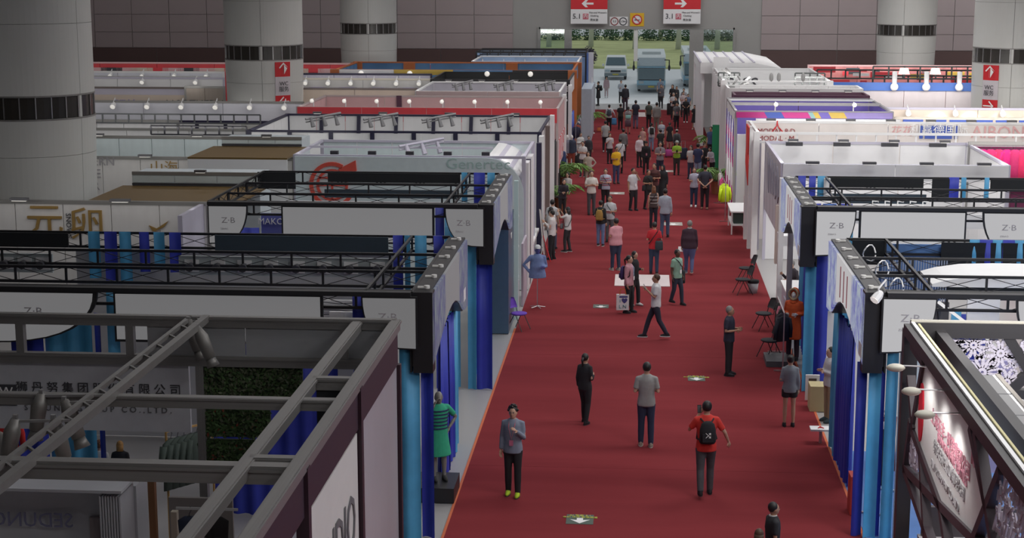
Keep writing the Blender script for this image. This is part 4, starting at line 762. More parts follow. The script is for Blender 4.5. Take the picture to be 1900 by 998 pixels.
p = G(1068, 236)

# outer right rows
g = wallrow('red and white stand wall on the far right crowded with dark trusses', 1500, 1960, 121, 3.9, mat('board_rose', (.58, .22, .22), .5, noise=.3), PINK, pan=3); Y = g['yf']
dk = mat('truss_dark_grey', (.08, .09, .09), .4)
for k in range(90): x = g['x0']+(g['x1']-g['x0'])*R.random(); z = R.uniform(1.4, 3.6); w = R.uniform(.15, .7); y = Y-.4-R.random()*2; cube('header_panel', x-w, x+w, y, y+.06, z, z+R.uniform(.12, .4), (REDF, WHITE, REDF, YEL, REDF, PINK, INK)[k % 7], g)
for k, (y, z) in enumerate(((Y-5, 3.9), (Y-7, 3.7))): grid_truss(g, g['x0']+3*k, g['x1'], y, z, .5, 18, dk, .09)
g = wallrow('white panelled wall with a blue fascia strip and white column lamps', 1600, 1990, 163, 4.1, mat('board_pinkish_white', (.66, .60, .62), .5), LAV, pan=2.1); Y = g['yf']
cube('blue_fascia', AY(1545, 160, Y).x, g['x1'], Y-.15, Y-.06, 3.95, 4.35, BLUEF, g)
for q in (1658, 1717, 1778): x = AY(q, 150, Y).x; MB().tube([(x, Y-.3, 4.1), (x, Y-.3, 4.9)], .12, 8).ball((x, Y-.3, 4.15), .2).build('column_lamp', WHITE, g, True)
for q in (1677, 1735): x = AY(q, 145, Y).x; MB().loft([(x, Y, 4.75, .28, .2), (x, Y, 5.05, .2, .15)], 8).build('lamp_head', BULB, g)
grid_truss(g, AY(1630, 150, Y).x, g['x1'], Y+2, 5.0, .6, 12, dk, .07)
g = wallrow('beige lamp lit wall right of the striped fascia', 1640, 1990, 200, 3.7, mat('board_warm_cream', (.72, .62, .52), .5), LAV, pan=5, lamps=4, lk='spot'); Y = g['yf']
for q in (1739, 1800, 1857): p = AY(q, 212, Y); real_spot(p.x, Y-.5, 3.6, 60, (0, .5, -1), (1, .85, .6))
g = wallrow('cream wall with a row of blue windows', 1662, 1990, 218, 3.8, mat('board_warm_cream', (.72, .62, .52), .5), mat('rail_cream2', (.66, .60, .5), .5), pan=5); Y = g['yf']
for k in range(6): x = AY(1675+43*k, 225, Y).x; w = AY(1712+43*k, 225, Y).x-x; cube('blue_window', x, x+w, Y-.12, Y-.06, AY(1700, 228.5, Y).z, AY(1700, 221.5, Y).z, bl, g)
g = wallrow('white poster wall with grey picture panels below the striped fascia', 1405, 1668, 221, 4.0, mat('board_pinkish_white', (.66, .60, .62), .5), WHITE, pan=4); Y = g['yf']
for k in range(6): x = g['x0']+(g['x1']-g['x0'])*(k+.5)/6; cube('picture_panel', x-.8, x+.8, Y-.1, Y-.06, 3.4, 3.85, LAV if k % 2 else mat('print_grey', (.32, .31, .33), .6), g); MB().ball((x, Y-.3, 3.85), (.3, .15, .12)).build('lamp_head', WHITE, g, True)
# magenta garments hung on the far right
Yg = 42.5; gg = 'magenta garments on the right hand wall'
wall_g = wallrow('slatted wall behind the magenta garments at the right edge', 1800, 2040, 264, 4.2, mat('board_plum', (.20, .03, .10), .6), GREYM); Yg = wall_g['yf']-.35
rod('garment_rail', (wall_g['x0'], Yg, 4.1), (wall_g['x1'], Yg, 4.1), .03, STEEL, wall_g)
for k in range(9):
    x = AY(1822+15*k, 300, Yg).x; garment('hanging_garment', ORD[k]+' magenta garment from the left on the wall at the right edge', 'garment', x, Yg, 4.1, R.uniform(-.2, .2), ((.55, .01, .16), (.48, .02, .12), (.62, .02, .10))[k % 3], L=1.35, w=.2, group=gg)
rod('garment_rail', (wall_g['x0'], Yg-.6, 3.0), (wall_g['x1'], Yg-.6, 3.0), .03, STEEL, wall_g)

# ================================================================== NEAREST LEFT STAND (grey aluminium frame)
h = 4.8; XI = -3.52; YF = 23.03; AL = mat('aluminium_dull', (.24, .235, .23), .4, .45, noise=.12); PUR = mat('fascia_aubergine', (.032, .014, .024), .5)
g = thing('frame_stand', 'grey aluminium framed stand with an aubergine aisle fascia and company header, nearest on the left', 'exhibition stand', (-7, 19, 0))
def rail(p, q, w=.12, hh=.16, m=AL, name='rail'):
    rod(name, p, q, w, m, g, hh); p, q = Vector(p), Vector(q); d = (q-p).normalized(); n = d.cross(Vector((0, 0, 1)))*(w/2+.012)
    for s in (-1, 1): rod('rail_lip', p+n*s+Vector((0, 0, .05)), q+n*s+Vector((0, 0, .05)), .02, m, g, .03)
zl = AY(300, 667, YF).z; XO = -13
rail((XI, YF, h), (XO, YF, h)); rail((XI, YF, zl), (XO, YF, zl))
for px in (40, 243, 640): x = AY(px, 640, YF).x; cube('post', x-.06, x+.06, YF-.06, YF+.06, zl, h, AL, g)
for a, c in ((275, 455), (457, 638), (645, 728)): cube('board', AY(a, 640, YF).x, AY(c, 640, YF).x, YF-.02, YF+.02, zl+.08, h-.08, mat('board_grey_dull', (.30, .31, .32), .6), g)
for x in (XI, AY(664, 602, YF).x, AY(372, 700, YF).x): cube('post', x-.06, x+.06, YF-.06, YF+.06, 0, zl, AL if x != XI else PUR, g)
x2 = AY(664, 604, YF).x; x3 = G(330, 640, h).x
rail((XI, YF, h), (XI, 13.6, h)); rail((x2, YF, h-.02), (x2, 13.6, h-.02)); 
b = MB().beam((x3, YF, h+.05), (x3, 13.6, h+.05), .10).beam((x3-.25, YF, h+.05), (x3-.25, 13.6, h+.05), .06)
for k in range(16): b.beam((x3, 13.8+.6*k, h+.05), (x3-.25, 14.1+.6*k, h+.05), .03)
b.build('lamp_truss', AL, g)
ym = G(250, 737, h).y; rail((XI-.1, ym, h-.04), (XO, ym, h-.04), .12, .14); y3 = G(250, 862, h).y; rail((XI-.1, y3, h-.06), (XO, y3, h-.06), .16, .2)
LMP = mat('lamp_can_grey', (.20, .195, .185), .45, .3)
for px, py, ax in ((78, 752, -.15), (120, 765, .35), (100, 800, .25), (30, 800, -.2), (350, 612, .3), (365, 625, .4)):
    p = G(px, py, h-.1); b = MB().tube([p+Vector((0, 0, .15)), p+Vector((ax*.2, -.02, 0)), p+Vector((ax*.5, -.04, -.3))], [.05, .10, .085], 12).tube([p+Vector((ax*.5, -.04, -.30)), p+Vector((ax*.62, -.05, -.42))], [.07, .10], 12)
    o = b.build('spotlight', LMP, g, True); OFF[o.name] = OFF[g.name]; MB().beam(p+Vector((0, 0, .2)), p+Vector((0, 0, .05)), .05).beam((x3, p.y, h+.05), p+Vector((0, 0, .12)), .03).build('clamp', STEEL, o)
# white header with the company name
a, c = AY(-60, 720, YF).x, AY(350, 720, YF).x; z0 = AY(200, 800, YF).z
MB().bx(a, c, YF+.03, YF+.10, z0, zl-.08).build('header_board', mat('board_cold_white', (.55, .56, .60), .5), g)
ty = YF-.02+.04
def tw(s_, px0, px1, py, size, m, mirror=False, Y=None, alpha=1):
    Y = Y or ty; x0, x1 = AY(px0, py, Y).x, AY(px1, py, Y).x; o = text(s_, size, FC((x0+x1)/2, Y, AY((px0+px1)/2, py, Y).z), m, g); return o
tw('狮 丹 努 集 团 股 份 有 限 公 司', 44, 322, 722, .185, INK); o = tw('S E D U N O   G R O U P   C O . , L T D .', 44, 320, 759, .13, mat('print_grey_dark', (.12, .12, .13), .6))
cube('logo_square', AY(-4, 730, YF).x, AY(30, 730, YF).x, YF, YF+.03, AY(10, 752, YF).z, AY(10, 714, YF).z, INK, g)
text('W', .2, FC(AY(12, 727, YF).x, YF-.01, AY(12, 727, YF).z), WINK, g)
# living green wall boards
GB = mat('moss_base', (.03, .05, .025), .9); lm = [mat('moss_leaf_a', (.055, .11, .035), .8, noise=.4, scale=3), mat('moss_leaf_b', (.10, .12, .07), .8, noise=.4), mat('moss_leaf_c', (.22, .05, .03), .8)]
for (p0, q0, p1, q1, kk) in ((368, 680, 560, 736, 1), (368, 750, 500, 810, 0), (368, 815, 480, 862, 0)):
    a, c = AY(p0, q0, YF).x, AY(p1, q0, YF).x; zt, zb2 = AY(p0, q0, YF).z, AY(p0, q1, YF).z
    gb = MB().bx(a, c, YF+.02, YF+.08, zb2, zt).build('green_board', GB, g); OFF[gb.name] = OFF[g.name]; b = MB()
    for i in range(int((c-a)*(zt-zb2)*1500)):
        q = Vector((R.uniform(a, c), YF+R.uniform(-.05, .02), R.uniform(zb2, zt))); M = Matrix.Rotation(R.uniform(0, 6.28), 3, 'Y') @ Matrix.Rotation(R.uniform(-.7, .7), 3, 'X'); s = R.uniform(.02, .045)
        b.m = 1 if R.random() < (.5 if kk else .15) else (2 if (not kk and R.random() < .04) else 0); b.add([q+M @ Vector(t) for t in ((-s, 0, 0), (0, 0, s*.5), (s, 0, 0), (0, 0, -s*.5))], [(0, 1, 2, 3)])
    o = b.build('leaves', lm, gb); o['kind'] = 'stuff'
# aisle face: aubergine band, glass bay, lettered board, dark cloth
for y0, y1 in ((19.72, YF-.08), (16.4, 19.55), (13.6, 16.2)):
    cube('fascia', XI-.03, XI+.03, y0, y1, 4.22, 4.72, PUR, g); cube('post', XI-.07, XI+.07, y0-.16, y0-.02, 0, 4.75, PUR, g)
cube('frosted_panel', XI-.02, XI+.01, 19.75, YF-.1, .1, 4.2, mat('frosted_grey', (.38, .38, .42), .35, noise=.25, scale=1.5), g)
cube('lettered_board', XI-.02, XI+.02, 16.45, 19.5, 2.2, 4.18, mat('board_cream_white', (.62, .61, .60), .5), g)
text('STUDIO', 1.0, FX(XI+.03, 17.9, 3.15, 1), mat('print_grey_dark', (.12, .12, .13), .6), g, sx=.75); text('tu', .3, FX(XI+.03, 19.1, 2.5, 1), mat('print_grey_dark', (.12, .12, .13), .6), g)
cube('black_panel', x2+.05, XI-.06, 19.66, 19.70, 3.6, 4.72, BCLOTH, g); rail((x2, 19.68, 3.55), (XI, 19.68, 3.55), .08, .1, STEEL)
rail((x2, 19.68, h-.02), (XI, 19.68, h-.02)); rail((x2, 16.3, h-.02), (XI, 16.3, h-.02))
cube('inner_wall', x2-.03, x2+.03, 19.7, YF-.1, 2.6, 4.0, WHITE, g); cube('blue_poster', x2-.06, x2-.035, 21.6, 22.4, 3.5, 4.1, BLUEF, g)
# inside: shelves, glass sign, wardrobe frames
shf = mat('shelf_white', (.50, .51, .55), .4)
cube('shelf_unit', AY(-40, 900, 21).x, AY(252, 900, 21).x, 21.0, 21.5, .05, 2.9, shf, g)
for k in range(9): cube('slat', AY(-40, 900, 21).x, AY(255, 900, 21).x, 20.3, 21.0, 3.02-.0*k, 3.06, shf, g) if k == 0 else cube('slat', AY(205+5*k, 900, 21).x, AY(208+5*k, 900, 21).x, 20.4, 20.98, .3, 2.95, shf, g)
text('SEDUNO', .3, FC(AY(57, 965, 20.9).x, 20.92, AY(57, 966, 20.9).z), mat('print_violet_grey', (.20, .20, .32), .6), g, sx=-1.0)
cube('portrait_poster', AY(165, 975, 20.9).x, AY(215, 975, 20.9).x, 20.93, 20.97, .9, 2.45, mat('poster_portrait', (.32, .27, .28), .6, noise=.5, scale=3), g)
cube('wood_frame', AY(278, 900, 21).x, AY(290, 900, 21).x, 20.9, 21.0, .05, 3.2, mat('wood_brown', (.20, .09, .035), .5), g)
cube('hanging_board', AY(310, 900, 21).x, AY(325, 990, 21).x, 21.1, 21.2, .4, 2.5, mat('board_beige_dull', (.45, .40, .33), .6), g); cube('back_board', AY(300, 900, 22).x, AY(420, 900, 22).x, 22.3, 22.36, .05, 2.3, mat('board_taupe', (.25, .23, .22), .6), g)
rod('garment_rail', (AY(325, 900, 20).x, 20.0, 2.95), (AY(440, 900, 20).x, 20.0, 2.95), .03, STEEL, g)
for px, lab in ((350, 'dark blue printed sleeveless top hanging in the nearest left stand'), (378, 'black dotted top hanging in the nearest left stand, middle of three'), (402, 'black top with a white swing tag hanging in the nearest left stand')):
    x = AY(px, 930, 20).x; o = garment('blouse', lab, 'garment', x, 20.0, 2.95, R.uniform(-.15, .15), (.02, .03, .06) if px < 360 else (.015, .014, .016), L=.7, w=.17, sleeves=False, group=None)
    if px > 350: MB().box((.02, -.09, -.45), (.07, .01, .16)).build('swing_tag', WHITE, o, local=True)
cube('cream_counter', XI-1.2, XI-.12, 21.4, 22.8, .02, 1.0, BEIGE, g)
# striped garment and red garment at the left edge
rod('garment_rail', (AY(-20, 800, 24.5).x, 24.6, 3.0), (AY(30, 800, 24.5).x, 24.6, 3.0), .03, STEEL, g)
garment('hanging_garment', 'red garment hanging at the left edge beside the blue drapes', 'garment', AY(10, 815, 24.6).x, 24.6, 2.95, .3, (.5, .02, .02), L=.8); garment('hanging_garment', 'grey striped garment hanging at the left edge under the lamp truss', 'garment', AY(-3, 840, 24.3).x, 24.3, 2.75, -.2, (.30, .29, .27), L=.8)
rk = rack('clothes rack of dark green jackets under the green wall', AY(305, 820, 24.2).x, 24.3, AY(372, 820, 24.2).x, 24.9, 2.7, mat('wood_gold', (.45, .27, .09), .5))
for k in range(5): garment('hanging_jacket', ORD[k]+' dark green jacket along the rack beside the green wall', 'garment', AY(312+9*k, 820, 24.2).x, 24.35+.1*k, 2.68, 1.2, (.05, .07, .06), L=.8, group='dark green jackets on one rack')

# ================================================================== NEAREST RIGHT STAND (dark hexagon truss with white board)
h = 4.8; XI = 3.98; YF = 23.33; DK = mat('frame_charcoal', (.035, .033, .036), .45); DKP = mat('frame_charcoal_purple', (.05, .036, .045), .5)
g = thing('hexagon_stand', 'dark steel stand with flower lattice and a white six sided board, nearest on the right', 'exhibition stand', (6, 18.5, 0))
def bar(p, q, w=.16, hh=None, m=DK, name='beam'): rod(name, p, q, w, m, g, hh)
def fx(px, py): v = AX(px, py, XI); return (v.x, v.y, v.z)
yn = AX(1900, 893, XI).y-2.5
bar((XI, YF, h), (XI, yn, h), .20, .16); bar((XI+.02, YF, h+.10), (XI+.02, yn, h+.10), .05, .03, WHITE, 'cable_strip'); bar((XI+.10, YF, h+.09), (XI+.10, yn, h+.09), .03, .02, mat('cable_yellow', (.6, .55, .3), .6), 'cable_strip')
bar((XI, YF, h), (10.5, YF, h), .16, .22); bar((XI, YF, h+.12), (10.5, YF, h+.12), .08, .03, mat('cable_beige', (.5, .48, .42), .6), 'cable_strip')
bar((XI, YF, h), (XI, YF, 0), .20); z2 = AY(1850, 731, YF).z
bar((AY(1782, 731, YF).x, YF, z2), (10.5, YF, z2), .14, .16)
x_in = AY(1730, 622, YF).x; bar((x_in+.1, YF, h-.1), (x_in+.1, yn, h-.1), .14, .2)
for q in ((1722, 624, 1790, 728), (1870, 624, 1915, 700), (1862, 735, 1838, 770), (1910, 690, 1862, 735)): u, v = AY(q[0], q[1], YF), AY(q[2], q[3], YF); bar(u, v, .13, .14)
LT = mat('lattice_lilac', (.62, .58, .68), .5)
fill_strip(6.5, YF-1.6, 5.6, 6.5, YF+.2, 3.8, 5, 95)  # unseen strip added to brighten the flower lattice
def flower(cx, cz, r, n, m, y, ri=.2, w=.022):
    b = MB(); 
    for k in range(n):
        a = 2*math.pi*k/n+R.uniform(-.05, .05); c_, s_ = math.cos(a), math.sin(a); P = []
        for j in range(13):
            t = 2*math.pi*j/12; u = r*(ri+(1-ri)*(.5-.5*math.cos(t))); v = r*.62/n*math.pi*math.sin(t)*.55*(.4+.6*(.5-.5*math.cos(t)))*1.6; P.append((cx+u*c_-v*s_, cz+u*s_+v*c_))
        for (x0, z0), (x1, z1) in zip(P, P[1:]): b.beam((x0, y, z0), (x1, y, z1), w, .05)
    N = 14; 
    for k in range(N):
        t0, t1 = 2*math.pi*k/N, 2*math.pi*(k+1)/N; b.prism([(cx+r*ri*1.3*math.cos(t0), cz+r*ri*1.3*math.sin(t0)), (cx+r*ri*1.3*math.cos(t1), cz+r*ri*1.3*math.sin(t1)), (cx+r*ri*.45*math.cos(t1), cz+r*ri*.45*math.sin(t1)), (cx+r*ri*.45*math.cos(t0), cz+r*ri*.45*math.sin(t0))], 'y', y-.025, y+.025)
    b.build('flower', m, g)
for px, py, r, n in ((1757, 650, .27, 12), (1806, 640, .22, 6), (1822, 690, .26, 7), (1856, 655, .24, 6), (1868, 708, .2, 6), (1900, 660, .22, 8)):
    p = AY(px, py, YF); flower(p.x, p.z, r, n, LT, YF, w=.035)
for px, py, r, n in ((1885, 765, .2, 7), (1870, 790, .16, 6), (1905, 790, .24, 8), (1888, 815, .18, 7), (1902, 840, .2, 7)):
    p = AY(px, py, YF-1.2); flower(p.x, p.z, r, n, mat('lattice_white', (.72, .71, .72), .5), YF-1.2, w=.03)
# light boxes along the inside of the aisle face
for k in range(7):
    y1 = YF-.9-1.05*k; cube('light_panel', XI+.45, XI+1.0, y1-1.0, y1, 4.30, 4.36, backlit('backlit_soft', .22), g); cube('light_panel', XI+1.0, XI+1.04, y1-1.0, y1, 3.75, 4.36, WHITE, g)
bar((XI+1.07, YF-.9, 4.36), (XI+1.07, yn, 4.36), .06, .04, mat('rail_taupe', (.22, .2, .18), .5))
for px in (1745,): cube('lilac_board', AY(1772, 700, YF+.8).x, AY(1880, 700, YF+.8).x, YF+.8, YF+.86, 2.4, 4.15, mat('board_lilac_print', (.40, .38, .66), .5, noise=.4, scale=2), g)
# aisle face: white six sided board with dark bars along its edges
hexp = [(1718, 672), (1806, 792), (1836, 940), (1812, 1005), (1749, 937), (1697, 797)]
P3 = [fx(*q) for q in hexp]; MB().prism([(p[1], p[2]) for p in P3], 'x', XI-.02, XI+.06).build('six_sided_board', mat('board_bright_white', (.80, .80, .81), .45), g)
def hbar(q, w=.12, m=DKP): u, v = fx(q[0], q[1]), fx(q[2], q[3]); bar((XI, u[1], u[2]), (XI, v[1], v[2]), w, .12, m)
for q in ((1718, 672, 1697, 797), (1697, 797, 1749, 937), (1806, 792, 1836, 940), (1749, 937, 1822, 1010), (1836, 940, 1808, 1010), (1694, 780, 1682, 870), (1682, 868, 1749, 937), (1682, 870, 1730, 1010), (1749, 937, 1760, 1010), (1836, 940, 1862, 872), (1836, 940, 1848, 1010), (1718, 672, 1696, 640), (1836, 940, 1815, 800), (1690, 700, 1700, 798), (1712, 838, 1722, 1010)): hbar(q)
for q in ((1700, 830, 20), (1722, 880, 16)): pass
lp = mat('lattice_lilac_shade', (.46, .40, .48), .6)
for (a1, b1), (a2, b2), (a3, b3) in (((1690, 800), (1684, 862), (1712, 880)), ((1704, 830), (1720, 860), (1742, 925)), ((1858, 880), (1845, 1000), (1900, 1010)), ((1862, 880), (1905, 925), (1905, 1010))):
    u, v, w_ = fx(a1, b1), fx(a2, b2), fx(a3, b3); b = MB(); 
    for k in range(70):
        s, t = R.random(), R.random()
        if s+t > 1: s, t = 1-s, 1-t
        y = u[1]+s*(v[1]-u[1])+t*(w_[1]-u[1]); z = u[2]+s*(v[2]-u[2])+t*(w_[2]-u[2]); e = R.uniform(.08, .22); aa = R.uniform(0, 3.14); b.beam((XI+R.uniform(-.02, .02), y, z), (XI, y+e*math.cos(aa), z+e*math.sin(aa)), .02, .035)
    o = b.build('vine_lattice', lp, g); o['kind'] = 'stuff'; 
def fxt(s_, q, size, m, rot=0, sx=1): v = fx(*q); text(s_, size, FX(XI-.03, v[1], v[2], -1) @ Matrix.Rotation(rot, 4, 'Z'), m, g, sx=sx)
rp = mat('print_rose', (.66, .30, .38), .6); gp = mat('print_grey_mid', (.45, .44, .46), .6)
b = MB(); v = fx(1713, 765); b.prism([(v[1]+.17*math.cos(t), v[2]+.42*math.sin(t)) for t in [2*math.pi*k/16 for k in range(16)]], 'x', XI-.04, XI-.02); b.build('red_mark', mat('print_red2', (.55, .01, .03), .5), g)
fxt('上海五丰 · 时装集团公司', (1766, 822), .24, rp); fxt('SHANGHAI FIVE TEXTILES', (1770, 852), .17, rp); fxt('纺织品进出口有限公司', (1764, 872), .21, gp); fxt('SILK & GARMENT CO., LTD.', (1757, 900), .16, gp); fxt('IU', (1812, 850), .34, rp)
for px, py in ((1662, 682), (1691, 726), (1716, 769)):              # arm lamps reaching out over the aisle
    y = AX(px+70, py, XI).y; p = Vector(AY(px, py, y)); b = MB().tube([(XI, y, p.z+.02), (p.x, y, p.z+.03)], .012, 6); b.build('lamp_arm', STEEL, g); real_spot(p.x, y, p.z-.12, 26, (XI-p.x, .0, -1.0), size=2.2); o = MB().ball(p, (.13, .09, .055), 10, 7).build('lamp_head', mat('lamp_shell', (.58, .56, .48), .5), g, True)
# goods inside / below
cube('shelf_unit', XI+.25, XI+1.6, YF-.3, YF-.2, .02, 2.2, mat('shelf_dark', (.07, .06, .07), .6), g)
for z in (.5, 1.1, 1.7): cube('shelf', XI+.2, XI+1.6, YF-.9, YF-.2, z, z+.05, mat('shelf_grey', (.4, .38, .4), .5), g)
cube('banner_red', AY(1895, 850, YF).x, AY(1960, 850, YF).x, YF+.3, YF+.36, 3.1, 3.75, RED, g)
rk = rack('clothes rack of colourful tops at the bottom right under the six sided board', 4.25, 21.0, 4.25, 22.9, 1.75)
for k, c_ in enumerate(((.08, .07, .42), (.6, .6, .62), (.65, .60, .62), (.6, .25, .15), (.4, .55, .6), (.7, .7, .7))):
    garment('blouse', ('violet blue', 'white', 'pale pink', 'orange print', 'pale blue', 'off white')[k]+' top on the rack under the six sided board', 'garment', 4.25, 21.2+.3*k, 1.72, math.pi/2, c_, L=.7, w=.22)

# ================================================================== AISLE SIDE FURNITURE
for i, (px, py, h_, lab) in enumerate(((1047, 352, 2.0, 'tall potted palm in a red brown pot on the left aisle edge'), (1040, 392, 1.6, 'lower potted palm in front of the tall one on the left aisle edge'), (1086, 246, 1.9, 'potted palm by the grey cupboards far along the left aisle edge'), (1329, 360, 1.9, 'potted palm on the right aisle edge beside the clothes racks'), (1322, 292, 1.8, 'dark potted palm farther along the right aisle edge'))): palm(px, py, h_, lab)
chair(963, 612, math.radians(60), 'purple cafe chair with black legs on the left aisle edge', (.13, .05, .42))
chair(1383, 524, math.radians(-80), 'black cafe chair on the right aisle edge, farthest of the four'); chair(1377, 546, math.radians(-75), 'black cafe chair beside the small waste bin on the right'); chair(1416, 612, math.radians(-70), 'black cafe chair alone on the carpet in front of the white counter'); chair(1427, 664, math.radians(-60), 'black cafe chair beside the rack of dark coats on the right')
p = G(1397, 544); b = thing('waste_bin', 'small grey waste bin with a black liner beside the black chairs', 'bin', (p.x, p.y, .014), world=False)
MB().loft([(0, 0, 0, .13, .13), (0, 0, .34, .17, .17)], 14).build('bin_body', mat('bin_grey', (.45, .46, .48), .4), b, True, local=True); MB().loft([(0, 0, .32, .178, .178), (0, 0, .40, .182, .182), (0, 0, .41, .15, .15)], 14).build('liner', BCLOTH, b, True, local=True)
# grey cupboards and posts on the far left edge
p = G(1098, 262); q = G(1098, 236); tag(MB().bx(AY(1078, 262, p.y).x, AY(1097, 262, p.y).x, p.y, p.y+5, .02, 3.0).build('cupboard', mat('cupboard_pale_blue', (.45, .52, .60), .5)), 'tall pale grey blue cupboard block at the far left aisle edge', 'cupboard')
tag(MB().bx(AY(1083, 240, q.y).x, AY(1099, 240, q.y).x, q.y+3, q.y+6, .02, 2.4).build('cupboard', mat('cupboard_pale_blue', (.45, .52, .60), .5)), 'pale cupboard behind the potted palm near the doors on the left', 'cupboard')
pc = G(1097, 248); tag(MB().tube([(pc.x, pc.y, .01), (pc.x, pc.y, .06)], .22, 14).tube([(pc.x, pc.y, .05), (pc.x, pc.y, 3.4)], .05, 8).build('flag_pole', WHITE), 'slim white pole on a round foot at the far left aisle edge', 'pole')
# aisle edge of the left stands: white columns, doors, display case
cg = thing('display_case', 'tall glass fronted display case with a blue picture, behind the farther left pavilion', 'display case', (-3.4, 44.5, 0))
MB().bx(-4.2, -3.5, 43.3, 45.2, .02, 3.2).build('case_body', mat('case_slate', (.07, .12, .18), .35), cg); cube('white_post', -3.5, -3.38, 45.25, 45.4, 0, 4.0, mat('post_mint', (.55, .72, .72), .4), cg)
for k in range(3): cube('cyan_shelf', -4.2, -3.45, 45.6, 46.5, 1.0+.9*k, 1.05+.9*k, CYANW, cg)
cube('light_base', -4.2, -3.45, 45.6, 46.6, .02, .9, LAV, cg); text('01', .25, FX(-3.49, 44.2, 2.6, 1), WINK, cg)
cube('leaning_banner', -3.42, -3.36, 47.0, 48.6, .02, 1.9, mat('banner_lilac', (.50, .44, .52), .6, noise=.4, scale=3), cg)
SLB = ('white column strip', 'navy doorway strip', 'second white column strip', 'navy strip', 'third white column strip', 'brown strip', 'fourth white column strip', 'fifth white column strip', 'sixth white column strip')
for k, (y0, y1, m, z) in enumerate(((49.5, 50.2, WHITE, 4.0), (50.3, 50.6, NAVYM, 4.0), (51.2, 52, WHITE, 4.0), (56.0, 56.3, NAVYM, 3.9), (57.3, 57.8, WHITE, 4.0), (61.2, 61.5, mat('strip_brown', (.16, .12, .11), .5), 4.0), (64.4, 64.8, WHITE, 4.1), (74.8, 75.4, WHITE, 4.1), (81, 81.5, WHITE, 4.1))): tag(cube('column_strip', -3.55, -3.38, y0, y1, .02, z, m), SLB[k]+' on the left aisle edge, counted away from the camera', 'column')
tag(cube('dark_curtain', -3.6, -3.5, 65.2, 73.5, .02, 2.6, BCLOTH), 'black curtain in the wide opening on the left aisle edge', 'curtain'); tag(MB().bx(-3.75, -3.42, 52.3, 55.5, .9, 1.0).bx(-3.72, -3.5, 52.4, 52.6, 0, .9).bx(-3.72, -3.5, 55.2, 55.4, 0, .9).build('wall_shelf', WHITE), 'long white wall shelf on the left aisle edge', 'shelf')
# right aisle edge: counter, clothes racks
cg = thing('reception_counter', 'white reception counter on the right aisle edge in front of the blue drapes', 'counter', (4.5, 44.5, 0))
y = G(1440, 618).y; MB().bx(4.12, 4.9, 43.5, 45.6, .02, 1.15).build('counter_body', mat('counter_lilac_white', (.62, .62, .72), .4), cg); cube('counter_top', 4.08, 4.94, 43.45, 45.65, 1.15, 1.19, WHITE, cg); cube('round_print', 4.10, 4.12, 44.2, 44.8, .3, .9, LAV, cg)
cube('white_post', 4.05, 4.2, 46.4, 46.6, .02, 4.0, WHITE, cg); cube('grey_post', 4.02, 4.16, 43.1, 43.25, .02, 3.4, mat('post_taupe', (.34, .31, .33), .5), cg); cube('white_desk', 4.15, 5.4, 47.2, 48.0, 1.9, 2.2, WHITE, cg)
for k in range(3): drape(cg, 4.9+.45*k, 5.3+.45*k, 47.0, 47.0, .02, 3.2, (DBLUE, BLUEF, DBLUE)[k])
cube('beige_banner', 4.2, 4.3, 49.2, 49.4, 1.0, 2.8, BEIGE, cg)
def fullrack(lab, px, py, py2, cols, labs, cat='garment', h=1.5):
    a, c = G(px, py), G(px, py2); X = a.x; rack(lab, X, a.y, X, c.y, h, STEEL); n = len(cols)
    for k in range(n): garment('blouse', labs[k], cat, X, a.y+(c.y-a.y)*(k+.5)/n, h-.01, math.pi/2+R.uniform(-.1, .1)-(1.0, .7, .4, .2, 0, 0)[k], cols[k], L=.62, w=.23)
fullrack('clothes rack of bright tops at the right aisle edge', 1345, 412, 378, ((.62, .85, .02), (.58, .80, .03), (.55, .10, .22), (.60, .06, .20), (.75, .7, .7), (.7, .66, .6)), ('neon yellow top, nearest on the bright rack', 'neon yellow top behind the first on the bright rack', 'raspberry top in the middle of the bright rack', 'deep pink top on the bright rack', 'white top near the far end of the bright rack', 'cream top at the far end of the bright rack'))
fullrack('clothes rack of dark coats on the right aisle edge below the orange parka', 1452, 690, 655, ((.02, .02, .03), (.05, .04, .05), (.03, .03, .03), (.55, .16, .22), (.02, .02, .02)), ('black coat, nearest on the dark rack', 'charcoal coat on the dark rack', 'black quilted coat on the dark rack', 'pink patterned top on the dark rack', 'black coat at the far end of the dark rack'))
X0 = 4.35; rack('clothes rack of black and white dresses behind the near right drapes', 4.35, 29.0, 4.9, 30.4, 1.75)
for k, (c_, lab) in enumerate((((.015, .015, .018), 'black dress on the rack behind the near right drapes'), ((.62, .60, .58), 'white lace dress on the rack behind the near right drapes'), ((.3, .1, .08), 'flower print dress on the rack behind the near right drapes'))): garment('hanging_dress', lab, 'garment', 4.45+.18*k, 29.2+.45*k, 1.72, .4, c_, L=1.1, w=.2, sleeves=False)
cube_b = tag(MB().bx(3.98, 4.18, 28.9, 29.3, .02, .75).build('plinth', mat('plinth_red', (.45, .04, .03), .5)), 'small red plinth on blue flooring at the near right stand', 'plinth')
tag(MB().bx(4.12, 13.3, 14.0, 33.0, 0.0, .012).build('blue_floor', mat('floor_blue', (.10, .22, .52), .7)), 'blue floor covering of the near right stands', 'floor covering')
p = G(1523, 826); 
e = thing('easel_sign', 'small white framed notice board low at the foot of the right drapes', 'sign', (p.x, p.y, .014)); cube('board', p.x-.22, p.x+.22, p.y, p.y+.3, .3, .34, WHITE, e); cube('stand', p.x-.03, p.x+.03, p.y+.1, p.y+.16, .014, .3, STEEL, e); text('A', .2, Matrix.Translation((p.x, p.y+.15, .35)), RED, e)
